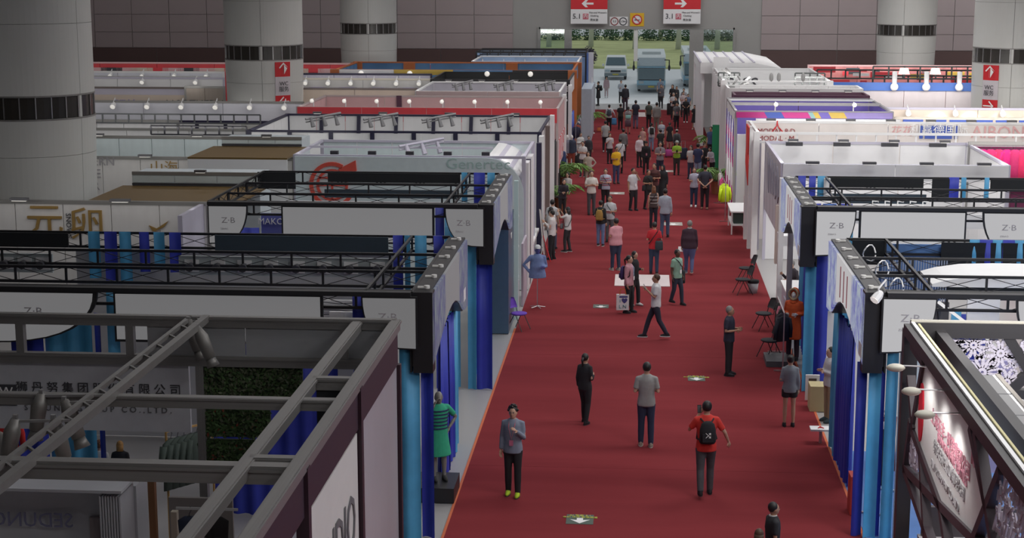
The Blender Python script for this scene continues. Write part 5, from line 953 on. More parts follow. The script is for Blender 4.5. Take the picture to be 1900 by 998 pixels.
# notice with picture on the drape, brown box
nb = thing('notice_board', 'small white framed notice hanging on the blue drape right of the aisle', 'notice', (3.66, 36.6, 1.5)); yq = 36.9; v = AY(1507, 718, yq)
cube('frame', v.x-.16, v.x+.16, yq-.05, yq, v.z-.3, v.z+.3, WHITE, nb); cube('picture', v.x-.09, v.x+.09, yq-.06, yq-.05, v.z-.22, v.z+.22, mat('picture_brown', (.10, .07, .06), .6), nb)
bx_ = G(1527, 765); tag(MB().bx(bx_.x-.3, bx_.x+.3, bx_.y, bx_.y+.5, .014, .6).build('carton', mat('carton_tan', (.48, .40, .22), .8)), 'tan carton at the foot of the blue drape', 'box')
pd = G(1440, 675); tag(MB().bx(pd.x-.28, pd.x+.4, pd.y-.4, pd.y+.6, .014, .16).build('low_plinth', mat('plinth_grey', (.08, .08, .09), .5)), 'low dark grey plinth under the rack of dark coats', 'plinth')
# suitcases and bags on the floor of the aisle
def suitcase(px, py, col, label, hh=.62):
    p = G(px, py); g = thing('suitcase', label, 'suitcase', (p.x, p.y, .014), .2, world=False)
    MB().loft([(0, 0, .05, .20, .13), (0, 0, .1, .22, .15), (0, 0, hh-.05, .22, .15), (0, 0, hh, .19, .12)], 12).build('shell', cloth(col), g, True, local=True)
    MB().tube([(-.1, .1, hh), (-.1, .1, hh+.35), (.1, .1, hh+.35), (.1, .1, hh)], .012, 6).build('handle', STEEL, g, local=True)
    for x in (-.15, .15):
        for y in (-.08, .08): MB().ball((x, y, .03), .03, 8, 5).build('wheel', INK, g, local=True)
suitcase(1268, 297, (.02, .025, .05), 'dark navy suitcase beside the green striped shirt man'); suitcase(1243, 214, (.015, .015, .018), 'black suitcase far along the aisle by the standing group', .8); suitcase(1063, 310, (.02, .02, .02), 'black suitcase by the left stand next to the waiting people', .7)
suitcase(1241, 292, (.42, .06, .26), 'magenta suitcase behind the green striped shirt man', .4)

p = G(1022, 481); db = thing('display_board', 'tall white printed board on a thin easel beside the white shirt man on the left', 'display board', (p.x-.15, p.y-.5, .014)); x_, y_ = p.x-.15, p.y-.5
rod('board', (x_-.05, y_, .25), (x_-.22, y_+.35, 1.75), .55, mat('board_print', (.55, .52, .50), .6, noise=.4, scale=3), db, .03); rod('easel_leg', (x_+.02, y_+.2, .02), (x_-.2, y_+.4, 1.6), .02, INK, db); rod('easel_leg', (x_+.18, y_-.1, .02), (x_-.1, y_+.1, .9), .02, RED, db); rod('easel_leg', (x_-.2, y_-.1, .02), (x_-.15, y_+.1, .9), .02, INK, db)
p = G(1322, 318); gbn = thing('roll_up_banner', 'green roll up banner on the right aisle edge behind the palm', 'banner', (p.x, p.y, .014)); cube('banner_sheet', p.x-.05, p.x+.35, p.y-.02, p.y+.02, .1, 2.3, mat('banner_green', (.02, .30, .13), .5), gbn); cube('banner_foot', p.x-.08, p.x+.38, p.y-.12, p.y+.12, .014, .1, STEEL, gbn)
p = G(1356, 436); tb = thing('display_table', 'low white framed table with a dark cloth side on the right aisle edge', 'table', (p.x+.2, p.y+1, .014)); x_, y_ = p.x, p.y
for dx in (0, .6):
    for dy in (0, 2.2): cube('leg', x_+dx, x_+dx+.05, y_+dy, y_+dy+.05, .014, .85, WHITE, tb)
cube('table_top', x_-.03, x_+.7, y_-.03, y_+2.3, .85, .9, WHITE, tb); cube('shelf', x_, x_+.65, y_, y_+2.2, .35, .39, WHITE, tb); cube('box', x_+.1, x_+.5, y_+.3, y_+1.9, .40, .75, mat('goods_dark', (.05, .08, .07), .7), tb); cube('banner_print', x_+.45, x_+.6, y_-.06, y_-.03, .02, 1.5, MAG, tb)
fullrack('clothes rack of pastel jackets on the right aisle edge far from the camera', 1333, 300, 270, ((.5, .35, .3), (.15, .2, .4), (.55, .52, .5), (.1, .1, .14), (.4, .3, .45), (.6, .55, .4)), ('blush jacket, nearest on the pastel rack', 'blue jacket on the pastel rack', 'cream jacket on the pastel rack', 'charcoal jacket on the pastel rack', 'lilac jacket on the pastel rack', 'straw coloured jacket, farthest on the pastel rack'), h=1.7)
fullrack('clothes rack of dark blouses on the left aisle edge beyond the palms', 1068, 292, 268, ((.03, .03, .06), (.3, .06, .04), (.05, .05, .08), (.5, .45, .42), (.04, .06, .15), (.3, .3, .34)), ('navy blouse, nearest on the far left rack', 'rust blouse on the far left rack', 'charcoal blouse on the far left rack', 'cream blouse on the far left rack', 'blue blouse on the far left rack', 'grey blouse, farthest on the far left rack'), h=1.7)

# ================================================================== PEOPLE
SKIN = {'l': mat('skin_light', (.50, .30, .21), .5, noise=.03), 'm': mat('skin_medium', (.40, .22, .14), .5, noise=.03), 'd': mat('skin_dark', (.12, .06, .04), .5, noise=.03), 'w': mat('mannequin_white', (.66, .64, .62), .4, noise=0), 'g': mat('mannequin_grey', (.22, .21, .19), .4, noise=0), 'b': mat('mannequin_violet', (.07, .08, .28), .4, noise=0)}
HAIR = {'k': mat('hair_black', (.012, .010, .010), .5), 'b': mat('hair_brown', (.07, .035, .02), .55), 'g': mat('hair_grey', (.22, .21, .20), .6), 'o': mat('hair_blond', (.38, .20, .06), .6), 'c': mat('hair_chestnut', (.16, .06, .025), .6)}
LIP = mat('lips', (.32, .11, .09), .5, noise=0)
ARMS = {'down': ((.055, .02, -.28), (.065, -.04, -.53)), 'fwd': ((.06, -.08, -.26), (.03, -.27, -.40)), 'back_': ((.07, .12, -.26), (.06, .10, -.51)), 'bent': ((.07, .03, -.27), (-.04, -.22, -.24)), 'phone': ((.06, -.04, -.27), (-.05, -.26, -.08)),
        'ear': ((.13, -.10, -.22), (-.06, -.10, .10)), 'cross': ((.09, -.04, -.26), (-.17, -.19, -.22)), 'behind': ((.12, .08, -.26), (-.12, .17, -.47)), 'up': ((.05, -.22, -.10), (-.04, -.34, .14)), 'hip': ((.20, .06, -.22), (.03, -.02, -.42)), 'out': ((.16, .0, -.24), (.24, -.10, -.44)), 'lap': ((.06, -.06, -.26), (-.03, -.30, -.30)), 'front': ((.07, -.02, -.27), (-.10, -.17, -.42))}
PEND = []
def hand(b, wr, d, nrm, t, k):
    d = d.normalized(); nrm = (nrm-d*nrm.dot(d)).normalized(); s = d.cross(nrm).normalized()*t
    b.ball(wr+d*.045*k, (1, 1, 1), 8, 5, Matrix((s*.040*k, nrm*.016*k, d*.055*k)).transposed())
    for i, (o, L) in enumerate(((-.028, .062), (-.0095, .076), (.0095, .080), (.028, .070))):
        p = wr+d*.082*k+s*o*k; q = p+(d+nrm*.25).normalized()*L*.5*k; r = q+(d*.75+nrm*.75).normalized()*L*.5*k; b.tube([p-d*.01, p, q, r], [.0085*k, .0092*k, .0082*k, .006*k], 6)
    p = wr+d*.02*k+s*.03*k; q = p+(s*.8+d*.6).normalized()*.035*k; r = q+(d*.9+s*.15+nrm*.3).normalized()*.032*k; b.tube([p, q, r], [.011*k, .0105*k, .007*k], 6)
def person(px, py, hy, rz, label, top=('short', (.6, .6, .6)), bot=('trousers', (.02, .02, .03)), shoe=(.02, .02, .02), skin='l', hair='short', hc='k', arms=('down', 'down'), st=.0, fat=1.0, group=None, cat='person', loc=None, Hh=None, sit=False, extra=(), lean=0.0, name='person', sole=None, head=True, legless=False):
    base = Vector(loc) if loc is not None else Vector(G(px, py)); base.z = .014 if loc is None else base.z
    H = Hh or AY(px, hy, base.y).z; H = max(1.48, min(1.90, H)) if Hh is None else H
    k = H/1.74; g = thing(name, label, cat, base, math.radians(rz), group, world=False); px_h = F*H/base.y
    vox = .016 if px_h > 110 else (.021 if px_h > 70 else .028)
    V = lambda x, y, z: Vector((x, y, z))*k
    dz = -.45 if sit else 0; hip = .93+dz
    def S(z): return V(0, -lean*(z-hip), z)           # the spine leans forward
    sh = {}; fem = hair in ('long', 'bun', 'pony') ; w = (.142 if fem else .160)*(1+.25*(fat-1))
    legs = []
    for s in (-1, 1):
        f = -st*s*1.0                                   # st > 0: left foot (s=-1) back, right forward
        hp = V(s*.085, 0, hip)
        if sit: kn = V(s*.13, -.43, .50); an = V(s*.12, -.40, .09)
        else:
            kn = V(s*.095, f*.45-.035*(abs(st) > .05)-.01, .50); an = V(s*.10, f, .085+(.07 if (f > .12) else 0))
        legs.append((s, hp, kn, an))
    arm = []
    for s, kind in zip((-1, 1), arms):
        e, h_ = ARMS[kind]; so = S(1.405+dz)+V(s*w, .01, 0); arm.append((s, so, so+V(s*e[0], e[1]-lean*.1, e[2]), so+V(s*h_[0], h_[1]-lean*.2, h_[2])))
    def torso(b, gr, z0=None):
        B = fat; prof = [(.90, .150*B, .105*B), (.97, .155*B, .11*B), (1.06, .140*B*(1 if not fem else .9), .105*B), (1.16, .145*B*(1 if not fem else .92), .11*B), (1.28, .155, .115), (1.37, .155, .105), (1.42, .125, .09), (1.455, .085, .07), (1.49, .06, .055)]
        b.loft([(S(z+dz).x, S(z+dz).y+.0, (z+dz)*k, (a+gr)*k, (c+gr)*k) for z, a, c in prof if z0 is None or z >= z0], 18)
    # body
    b = MB(); torso(b, 0)
    for s, hp, kn, an in ([] if legless else legs):
        b.tube([hp+V(0, 0, .03), hp-V(0, 0, .05), (hp+kn)/2, kn, kn+(an-kn)*.35, an, an-V(0, 0, .03)], [.085*k, .088*k*fat, .07*k*fat, .052*k, .055*k, .036*k, .036*k], 10)
        b.ball(an+V(0, -.055, -.045), (.042*k, .115*k, .038*k), 10, 6)
    for s, so, el, wr in arm: b.tube([so+V(-s*.05, 0, .01), so, (so+el)/2, el, el+(wr-el)*.35, wr], [.05*k, .052*k, .044*k, .036*k, .036*k, .025*k], 10)
    nk = S(1.48+dz); hd = S(1.61+dz)+V(0, -.012, 0)
    b.tube([nk-V(0, 0, .06), nk, hd-V(0, -.01, .05)], [.06*k, .052*k, .05*k], 10)
    b.ball(hd, (.076*k, .094*k, .112*k), 16, 12); b.ball(hd+V(0, -.028, -.052), (.056*k, .062*k, .062*k), 12, 8)
    if skin in 'lmd' or True:
        b.ball(hd+V(0, -.098, -.018), (.014*k, .018*k, .024*k), 8, 6); b.ball(hd+V(0, -.082, -.075), (.022*k, .012*k, .014*k), 8, 5)
    for s in (-1, 1): b.ball(hd+V(s*.077, .005, -.01), (.012*k, .022*k, .032*k), 8, 6)
    body = b.build('body', SKIN[skin], g, True, local=True); hb = MB()
    for s, so, el, wr in arm: hand(hb, wr-(wr-el).normalized()*.01, wr-el, Vector((-s*.75, -.5, .1)), s, k)
    PEND.append((body, vox, hb))
    if skin in 'lmd' and px_h > 48:
        for s in (-1, 1): MB().ball(hd+V(s*.030, -.084, .008), (.011*k, .007*k, .007*k), 6, 4).build('eye', INK, g, True, local=True); MB().box(hd+V(s*.030, -.090, .026), (.026*k, .006, .006)).build('eyebrow', HAIR['k'], g, local=True)
        MB().ball(hd+V(0, -.091, -.052), (.019*k, .006*k, .006*k), 8, 4).build('mouth', LIP, g, True, local=True)
    # upper garment
    tk, tc = top; b = MB(); torso(b, .022)
    if tk == 'dress' or tk == 'robe':
        zl = (.5 if tk == 'dress' else .12)+dz*0; b.loft([(0, 0, zl*k, .24*k, .20*k), (0, 0, .75*k, .20*k, .16*k), (0, 0, .98*k, .165*k, .13*k)], 18)
    elif tk == 'coat': b.loft([(0, 0, .52*k, .21*k, .17*k), (0, 0, .80*k, .20*k, .15*k), (0, 0, 1.0*k, .18*k, .135*k), (0, 0, 1.3*k, .185*k, .14*k)], 18)
    else: 
        c_ = S(.92+dz); b.loft([(c_.x, c_.y, (.84+dz)*k, (.168*fat+.02)*k, (.125*fat+.012)*k), (c_.x, c_.y, (.97+dz)*k, (.168*fat+.012)*k, (.125*fat+.008)*k)], 18)
    if tk != 'tank' :
        for s, so, el, wr in arm:
            if tk in ('short', 'dress'): b.tube([so+V(-s*.05, 0, .01), so+V(s*.005, 0, .005), so+(el-so)*.78], [.056*k, .061*k, .058*k], 10)
            else: b.tube([so+V(-s*.05, 0, .01), so+V(s*.005, 0, .005), (so+el)/2, el, el+(wr-el)*.93], [.056*k, .060*k, .055*k, .050*k, .041*k], 10)
    if tk in ('long', 'coat', 'jacket', 'short'): b.tube([nk-V(0, 0, .05), nk+V(0, 0, .012)], [.085*k, .066*k], 12)
    gname = {'short': 'shirt', 'long': 'shirt', 'tank': 'top', 'dress': 'dress', 'robe': 'robe', 'coat': 'coat', 'jacket': 'jacket'}[tk]
    PEND.append((b.build(gname, tc if not isinstance(tc, tuple) else cloth(tc), g, True, local=True), vox*1.15, None))
    bk, bc = bot
    if bk in ('trousers', 'shorts'):
        b = MB(); c_ = S(.92+dz); b.loft([(0, 0, (.82+dz)*k, .155*k*fat, .115*k*fat), (0, 0, (.93+dz)*k, .166*k*fat, .122*k*fat), (0, 0, (1.02+dz)*k, .158*k*fat, .118*k*fat)], 18)
        for s, hp, kn, an in legs:
            if bk == 'shorts': b.tube([hp+V(0, 0, .0), hp-V(0, 0, .06), hp+(kn-hp)*.5], [.10*k, .106*k*fat, .10*k], 12)
            else: b.tube([hp, hp-V(0, 0, .06)+(V(0, -.05, .05) if sit else V(0, 0, 0)), (hp+kn)/2, kn, kn+(an-kn)*.4, an+V(0, 0, -.02)], [.095*k, .103*k*fat, .086*k*fat, .070*k, .068*k, .056*k], 12)
        PEND.append((b.build('trousers' if bk == 'trousers' else 'shorts', cloth(bc), g, True, local=True), vox*1.15, None))
    elif bk == 'skirt':
        b = MB().loft([(0, 0, .48*k, .20*k, .16*k), (0, 0, .8*k, .19*k, .15*k), (0, 0, 1.0*k, .15*k, .11*k)], 18); b.build('skirt', cloth(bc), g, True, local=True)
    if shoe:
        for s, hp, kn, an in legs:
            b = MB(); z = an.z-.085*k; b.m = 0
            b.loft([(an.x, an.y-.045*k, z+.018, .048*k, .135*k), (an.x, an.y-.045*k, z+.05*k, .046*k, .125*k), (an.x, an.y-.01*k, z+.085*k, .042*k, .07*k), (an.x, an.y+.01, z+.10*k, .038*k, .045*k)], 14)
            o = b.build('shoe', cloth(shoe), g, True, local=True)
            if sole: MB().loft([(an.x, an.y-.047*k, z, .050*k, .14*k), (an.x, an.y-.047*k, z+.024, .051*k, .14*k)], 14).build('sole', cloth(sole), o, local=True)
            else: MB().loft([(an.x, an.y-.045*k, z, .046*k, .133*k), (an.x, an.y-.045*k, z+.02, .047*k, .134*k)], 14).build('sole', INK, o, local=True)
    # hair
    if hair and hair != 'bald':
        b = MB(); hm = HAIR[hc]; b.ball(hd+V(0, .022, .028), (.086*k, .092*k, .103*k), 16, 10)
        if hair in ('curly',):
            for i in range(46):
                a, t = R.uniform(0, 6.28), R.uniform(-.1, 1.5)
                if math.sin(a) < -.2 and t < .75: continue
                b.ball(hd+V(0, .015, .035)+V(.085*math.cos(a)*math.cos(t), .09*math.sin(a)*math.cos(t), .10*math.sin(t)), .026*k, 6, 4)
        if hair == 'long': b.loft([(0, hd.y+.075*k, hd.z-.36*k, .07*k, .022*k), (0, hd.y+.075*k, hd.z-.22*k, .095*k, .035*k), (0, hd.y+.055*k, hd.z-.08*k, .092*k, .06*k), (0, hd.y+.03*k, hd.z+.03*k, .085*k, .085*k)], 14)
        if hair == 'bob': b.loft([(0, hd.y+.045*k, hd.z-.13*k, .088*k, .06*k), (0, hd.y+.03*k, hd.z+.03*k, .09*k, .09*k)], 14)
        if hair == 'pony': b.tube([hd+V(0, .10, .03), hd+V(0, .15, -.02), hd+V(0, .13, -.18)], [.03*k, .032*k, .012*k], 8)
        if hair == 'bun': b.ball(hd+V(0, .10, .07), .042*k, 10, 7)
        if hair == 'hood': hm = None
        b.build('hair', hm or top[1] if hm is None else hm, g, True, local=True)
    for ex in extra:
        kd = ex[0]
        if kd == 'lanyard':
            m = cloth(ex[1]); b = MB().tube([S(1.47+dz)+V(-.06, -.05, .01), S(1.36+dz)+V(-.055, -.143, 0), S(1.12+dz)+V(0, -.158*max(1, fat), 0), S(1.36+dz)+V(.055, -.143, 0), S(1.47+dz)+V(.06, -.05, .01)], .006, 5); b.build('lanyard', m, g, local=True); MB().box(S(1.06+dz)+V(0, -.16*max(1, fat), 0), (.075, .01, .11)).build('badge', WHITE if len(ex) < 3 else cloth(ex[2]), g, local=True)
        if kd == 'cap': MB().ball(hd+V(0, .01, .05), (.092*k, .10*k, .085*k), 14, 8).loft([(0, hd.y-.10*k, hd.z+.045*k, .06*k, .07*k), (0, hd.y-.10*k, hd.z+.055*k, .06*k, .07*k)], 12).build('cap', cloth(ex[1]), g, True, local=True)
        if kd == 'scarf': PEND.append((MB().ball(hd+V(0, .02, .01), (.10*k, .105*k, .13*k), 14, 9).loft([(0, .03*k, 1.30*k, .20*k, .14*k), (0, .03*k, 1.46*k, .12*k, .11*k), (0, .02*k, 1.58*k, .085*k, .09*k)], 14).build('headscarf', cloth(ex[1]), g, True, local=True), vox, None))
        if kd == 'hood': PEND.append((MB().ball(hd+V(0, .045, .03), (.125*k, .12*k, .14*k), 14, 9).tube([S(1.40+dz), S(1.52+dz)], [.13*k, .10*k], 12).build('hood', cloth(ex[1]), g, True, local=True), vox, None))
        if kd == 'fur':
            b = MB()
            for i in range(22): a = math.pi*2*i/22; b.ball(hd+V(.105*math.cos(a), -.075, .02+.13*math.sin(a)), .032, 7, 5)
            b.build('fur_trim', cloth(ex[1]), g, True, local=True)
        if kd == 'glasses': MB().box(hd+V(-.03, -.10, .01), (.034, .004, .010)).box(hd+V(.03, -.10, .01), (.034, .004, .010)).box(hd+V(0, -.1, .015), (.02, .004, .004)).build('glasses', INK, g, local=True)
        if kd == 'belt': MB().loft([(0, 0, 1.0*k, .178*k*fat, .135*k*fat), (0, 0, 1.03*k, .178*k*fat, .135*k*fat)], 16).build('belt', cloth(ex[1]), g, local=True)
        if kd == 'strap': MB().tube([S(1.47+dz)+V(-.12, .04, .01), S(1.40+dz)+V(-.09, -.135, 0), S(1.2+dz)+V(.06, -.16*fat, 0), S(1.0+dz)+V(.185*fat, -.05, 0), S(1.02+dz)+V(.17*fat, .09, 0), S(1.25+dz)+V(.02, .155, 0), S(1.42+dz)+V(-.10, .13, 0), S(1.47+dz)+V(-.12, .04, .01)], .013, 5).build('shoulder_strap', cloth(ex[1]), g, local=True)
        if kd == 'tie': MB().prism([(-.02*k, 1.44*k), (.02*k, 1.44*k), (.035*k, 1.12*k), (0, 1.06*k), (-.035*k, 1.12*k)], 'y', -.165*k, -.145*k).build('tie', cloth(ex[1]), g, local=True)
        if kd == 'collar': MB().tube([nk-V(0, 0, .01), nk+V(0, 0, .02)], [.078*k, .070*k], 12).build('collar', cloth(ex[1]), g, local=True)
        if kd == 'stripes':
            b = MB()
            for i in range(ex[2]): z = 1.02+.40*i/ex[2]; a_ = .145*fat if z < 1.2 else .168; b.loft([(S(z).x, S(z).y, z*k, (a_+.034)*k, (.11*fat+.034)*k), (S(z).x, S(z).y, (z+.022)*k, (a_+.034)*k, (.11*fat+.034)*k)], 16)
            b.build('stripes', cloth(ex[1]), g, local=True)
    g['H'] = H; return g
def held(g, name, label, cat, lx, ly, lz, make, rz=0):
    # a thing of its own worn or held by figure g: same footing, placed in the figure's own frame
    k = g['H']/1.74; a = g.rotation_euler.z; o = thing(name, label, cat, (g.location.x+(lx*math.cos(a)-ly*math.sin(a))*k, g.location.y+(lx*math.sin(a)+ly*math.cos(a))*k, g.location.z+lz*k), a+rz, None, world=False); make(o, k); return o
def mk_backpack(col, strap=(.02, .02, .02), mark=None):
    def f(o, k):
        MB().loft([(0, 0, -.20*k, .12*k, .05*k), (0, 0, -.16*k, .145*k, .075*k), (0, 0, .05*k, .14*k, .075*k), (0, -.0, .16*k, .11*k, .055*k), (0, 0, .20*k, .05*k, .03*k)], 14).build('sack', cloth(col), o, True, local=True)
        MB().box((0, .078*k, -.08*k), (.19*k, .03, .14*k)).build('pocket', cloth(col), o, local=True)
        for s in (-1, 1): MB().tube([(s*.06*k, -.03, .17*k), (s*.11*k, -.12*k, .215*k), (s*.125*k, -.265*k, .12*k), (s*.15*k, -.27*k, -.05*k), (s*.175*k, -.15*k, -.15*k), (s*.10*k, -.02, -.15*k)], .016, 6).build('strap', cloth(strap), o, local=True)
        if mark: text(mark, .17, Matrix.Translation((0, .097*k, -.04)) @ Matrix.Rotation(math.pi, 4, 'Z') @ Matrix.Rotation(math.pi/2, 4, 'X'), WINK, o, 'emblem', world=False)
    return f
def mk_bag(col, w=.26, h=.2, d=.08, strap=.0, m=None):
    def f(o, k):
        MB().loft([(0, 0, -h/2, w/2*.95, d/2), (0, 0, -h*.3, w/2, d/2), (0, 0, h*.35, w/2*.95, d/2*.9), (0, 0, h/2, w/2*.85, d/2*.5)], 12).build('bag_body', cloth(col), o, True, local=True)
        MB().tube([(-w*.3, 0, h/2), (-w*.2, 0, h/2+.08+strap), (w*.2, 0, h/2+.08+strap), (w*.3, 0, h/2)], .009, 6).build('handle', m or INK, o, local=True)
    return f
def mk_phone(col=(.7, .7, .7)):
    def f(o, k): MB().box((0, 0, 0), (.075, .012, .15), Matrix.Rotation(.5, 3, 'X')).build('phone_body', cloth(col), o, local=True); MB().box((0, .008, 0), (.066, .002, .13), Matrix.Rotation(.5, 3, 'X')).build('screen', INK, o, local=True)
    return f
def mk_sheet(o, k): MB().box((0, 0, 0), (.16, .012, .22), Matrix.Rotation(.9, 3, 'X')).build('sheet', WHITE, o, local=True)
def mk_tote(o, k):
    MB().box((0, 0, -.02), (.36, .12, .46)).build('bag_body', mat('tote_white', (.68, .68, .68), .5), o, local=True)
    for s in (-1, 1): MB().tube([(-.09, s*.05, .21), (-.07, s*.04, .36), (.07, s*.04, .36), (.09, s*.05, .21)], .012, 6).build('handle', cloth((.55, .14, .05)), o, local=True)
    M = lambda x, z: Matrix.Translation((x, -.064, z)) @ Matrix.Rotation(math.pi/2, 4, 'X'); nv = mat('print_navy', (.05, .05, .2), .6); tl = mat('print_teal', (.05, .22, .25), .6)
    MB().bx(-.10, .14, -.067, -.061, .12, .17).build('print_band', nv, o, local=True)
    text('I', .13, M(-.08, .02), tl, o, world=False); text('♥', .15, M(.05, .02), nv, o, world=False); text('L', .15, M(-.08, -.15), tl, o, world=False); text('N', .15, M(.05, -.15), tl, o, world=False)
BK, TR, SH, WH = (.016, .016, .02), 'trousers', 'short', (.64, .64, .65)
NV = (.02, .025, .05); JN = (.06, .09, .18); GY = (.20, .21, .22)
P = person
# --- near
a = P(1463, 792, 659, 180, 'woman in a loose grey hooded sweater and black lace shorts seen from behind', ('long', (.22, .24, .27)), ('shorts', BK), BK, hair='bun', hc='k', arms=('down', 'bent'))
a = P(1198, 829, 672, 180, 'man in a grey T-shirt and blue jeans seen from behind, mid aisle', (SH, (.30, .30, .29)), (TR, (.025, .035, .075)), (.3, .25, .2), arms=('bent', 'bent'), st=.04, sole=(.5, .45, .4))
a = P(1308, 922, 744, 184, 'man in a red T-shirt with a black rucksack, phone held to his ear', (SH, (.62, .04, .03)), (TR, (.07, .07, .08)), BK, arms=('out', 'ear'), st=-.16)
held(a, 'rucksack', 'black rucksack with white crossed arrows worn by the man in red', 'backpack', 0, .20, 1.22, mk_backpack(BK, BK, '⤭')); held(a, 'phone', 'phone at the ear of the man in the red T-shirt', 'phone', .12, -.1, 1.56, mk_phone(BK))
a = P(952, 920, 753, -8, 'curly haired man in glasses, blue grey shirt and lime green shoes', ('long', (.20, .23, .30)), (TR, BK), (.45, .62, .03), hair='curly', arms=('down', 'phone'), extra=(('lanyard', (.6, .15, .2), (.5, .15, .25)), ('glasses',)), st=.05)
a = P(1085, 786, 656, 150, 'long haired woman in black trousers with a white bag strap, walking away', ('long', BK), (TR, BK), BK, hair='pony', arms=('bent', 'down'), st=.12)
a = P(1351, 697, 568, 75, 'man in a dark navy shirt looking right, standing by the black chairs', (SH, (.025, .025, .045)), (TR, BK), BK, skin='m', hc='g', arms=('bent', 'bent'))
a = P(1430, 1105, 932, 105, 'man in a black polo shirt with a white collar at the bottom edge', (SH, (.018, .018, .02)), (TR, BK), BK, skin='m', arms=('down', 'down'), extra=(('collar', (.6, .6, .6)),), st=.1)
a = P(1404, 1150, 982, 165, 'brown haired person in violet at the bottom edge, in front of the black polo man', ('long', (.14, .11, .24)), (TR, BK), BK, hair='bob', hc='b')
a = P(1197, 628, 508, -92, 'man in a white T-shirt striding left while lifting a phone', (SH, (.66, .66, .67)), (TR, (.025, .025, .045)), BK, skin='m', hc='b', arms=('down', 'phone'), st=-.30, sole=(.6, .6, .6)); a.location.x += .28
held(a, 'phone', 'white phone held up by the man in the white T-shirt', 'phone', .14, -.30, 1.42, mk_phone(WH))
a = P(1166, 581, 474, 70, 'woman in a pink jacket with a purple rucksack and a white carrier bag', ('jacket', (.52, .26, .30)), (TR, BK), BK, hair='pony', arms=('down', 'down'), st=.06, extra=(('lanyard', (.3, .5, .7)),))
held(a, 'rucksack', 'dark purple rucksack worn by the woman in the pink jacket', 'backpack', 0, .19, 1.2, mk_backpack((.05, .03, .12)))
p_ = G(1155, 581); o = thing('carrier_bag', 'white carrier bag with I heart letters printed on it, hanging beside the pink jacket woman', 'bag', (p_.x, p_.y-.12, .38), math.radians(5), world=False); mk_tote(o, 1)
a = P(1176, 572, 470, 60, 'long haired woman in a black coat behind the pink jacket woman', ('jacket', BK), (TR, BK), (.6, .6, .6), hair='long', hc='k', arms=('down', 'bent'), st=.1); a.location.y += .35
held(a, 'black_bag', 'large black bag carried low between the two walking women', 'bag', -.35, -.0, .35, mk_bag(BK, .3, .5, .12, .25))
a = P(1255, 566, 463, 45, 'man in a mint green polo shirt with a camera strap and dark jeans', (SH, (.26, .44, .34)), (TR, (.025, .035, .06)), BK, skin='d', arms=('down', 'down'), st=.14, extra=(('strap', BK), ('lanyard', (.5, .6, .7))))
held(a, 'jacket', 'black jacket hung over the arm of the mint green polo man', 'jacket', .26, 0, .85, mk_bag(BK, .2, .4, .1))
a = P(1278, 509, 409, 175, 'heavy man in a dark maroon sweater and blue jeans walking away', ('long', (.045, .02, .035)), (TR, (.10, .12, .26)), (.12, .14, .2), hc='g', arms=('down', 'down'), st=.16, fat=1.38, extra=(('collar', (.5, .55, .6)),), sole=(.55, .5, .45))
held(a, 'leaflet', 'folded pink and white leaflet in the hand of the man in the maroon sweater', 'paper', .28, -.1, .78, mk_sheet)
a = P(1213, 509, 412, 178, 'man in a red polo shirt with a dark shoulder bag seen from behind', (SH, (.48, .02, .03)), (TR, (.03, .045, .09)), BK, arms=('bent', 'bent'), st=.05, extra=(('strap', BK),))
held(a, 'shoulder_bag', 'dark shoulder bag on the hip of the man in the red polo shirt', 'bag', -.16, .16, .98, mk_bag((.03, .04, .05), .26, .30, .12))
a = P(1142, 502, 405, -150, 'heavy man in a pink shirt and dark blue trousers facing away to the left', (SH, (.60, .28, .32)), (TR, (.03, .045, .09)), (.3, .28, .25), skin='m', arms=('phone', 'bent'), st=.05, fat=1.32, sole=(.5, .5, .5))
a = P(1114, 457, 372, 165, 'person in black with a mustard rucksack and pale blue jeans', ('long', BK), (TR, (.14, .20, .36)), BK, hair='bun', arms=('down', 'bent'), st=.03, sole=(.6, .6, .6))
held(a, 'rucksack', 'mustard yellow rucksack worn by the person in blue jeans', 'backpack', 0, .19, 1.2, mk_backpack((.34, .20, .05), (.25, .16, .05)))
a = P(1131, 449, 363, -10, 'bearded man in a white short sleeved shirt reading a leaflet', (SH, (.50, .52, .55)), (TR, (.10, .10, .11)), BK, skin='m', arms=('bent', 'bent'), extra=(('strap', (.04, .05, .06)),)); held(a, 'leaflet', 'leaflet read by the bearded man in the white shirt', 'paper', 0, -.28, 1.16, mk_sheet)
a = P(1233, 441, 350, 172, 'man in a light blue long sleeved shirt and jeans seen from behind', ('long', (.38, .42, .50)), (TR, (.07, .10, .18)), BK, hc='k', arms=('down', 'bent'), st=-.08)
a = P(1212, 423, 345, 180, 'woman with long wavy brown hair and a white striped top', ('tank', (.08, .06, .06)), (TR, (.02, .025, .04)), BK, hair='long', hc='c', arms=('down', 'down'), extra=(('stripes', (.55, .55, .55), 3), ('strap', BK)))
a = P(1174, 391, 312, 35, 'man in a white shirt and black trousers with one hand raised to his mouth', (SH, (.56, .56, .58)), (TR, BK), BK, skin='m', hc='k', arms=('down', 'ear'), st=.06, fat=1.15, extra=(('lanyard', (.45, .5, .6)),))
a = P(1202, 389, 315, 35, 'man in a black T-shirt with a bag, centre of the talking group', (SH, (.02, .018, .018)), (TR, BK), BK, skin='m', arms=('bent', 'down'), st=.12, extra=(('strap', BK),)); held(a, 'shoulder_bag', 'black bag on the hip of the black T-shirt man', 'bag', -.2, 0, .95, mk_bag(BK, .24, .24, .1))
a = P(1213, 384, 303, -20, 'man in a dark red checked shirt behind the black T-shirt man', (SH, (.09, .03, .03)), (TR, BK), BK, skin='m', arms=('bent', 'bent'), extra=(('stripes', (.03, .01, .01), 4),))
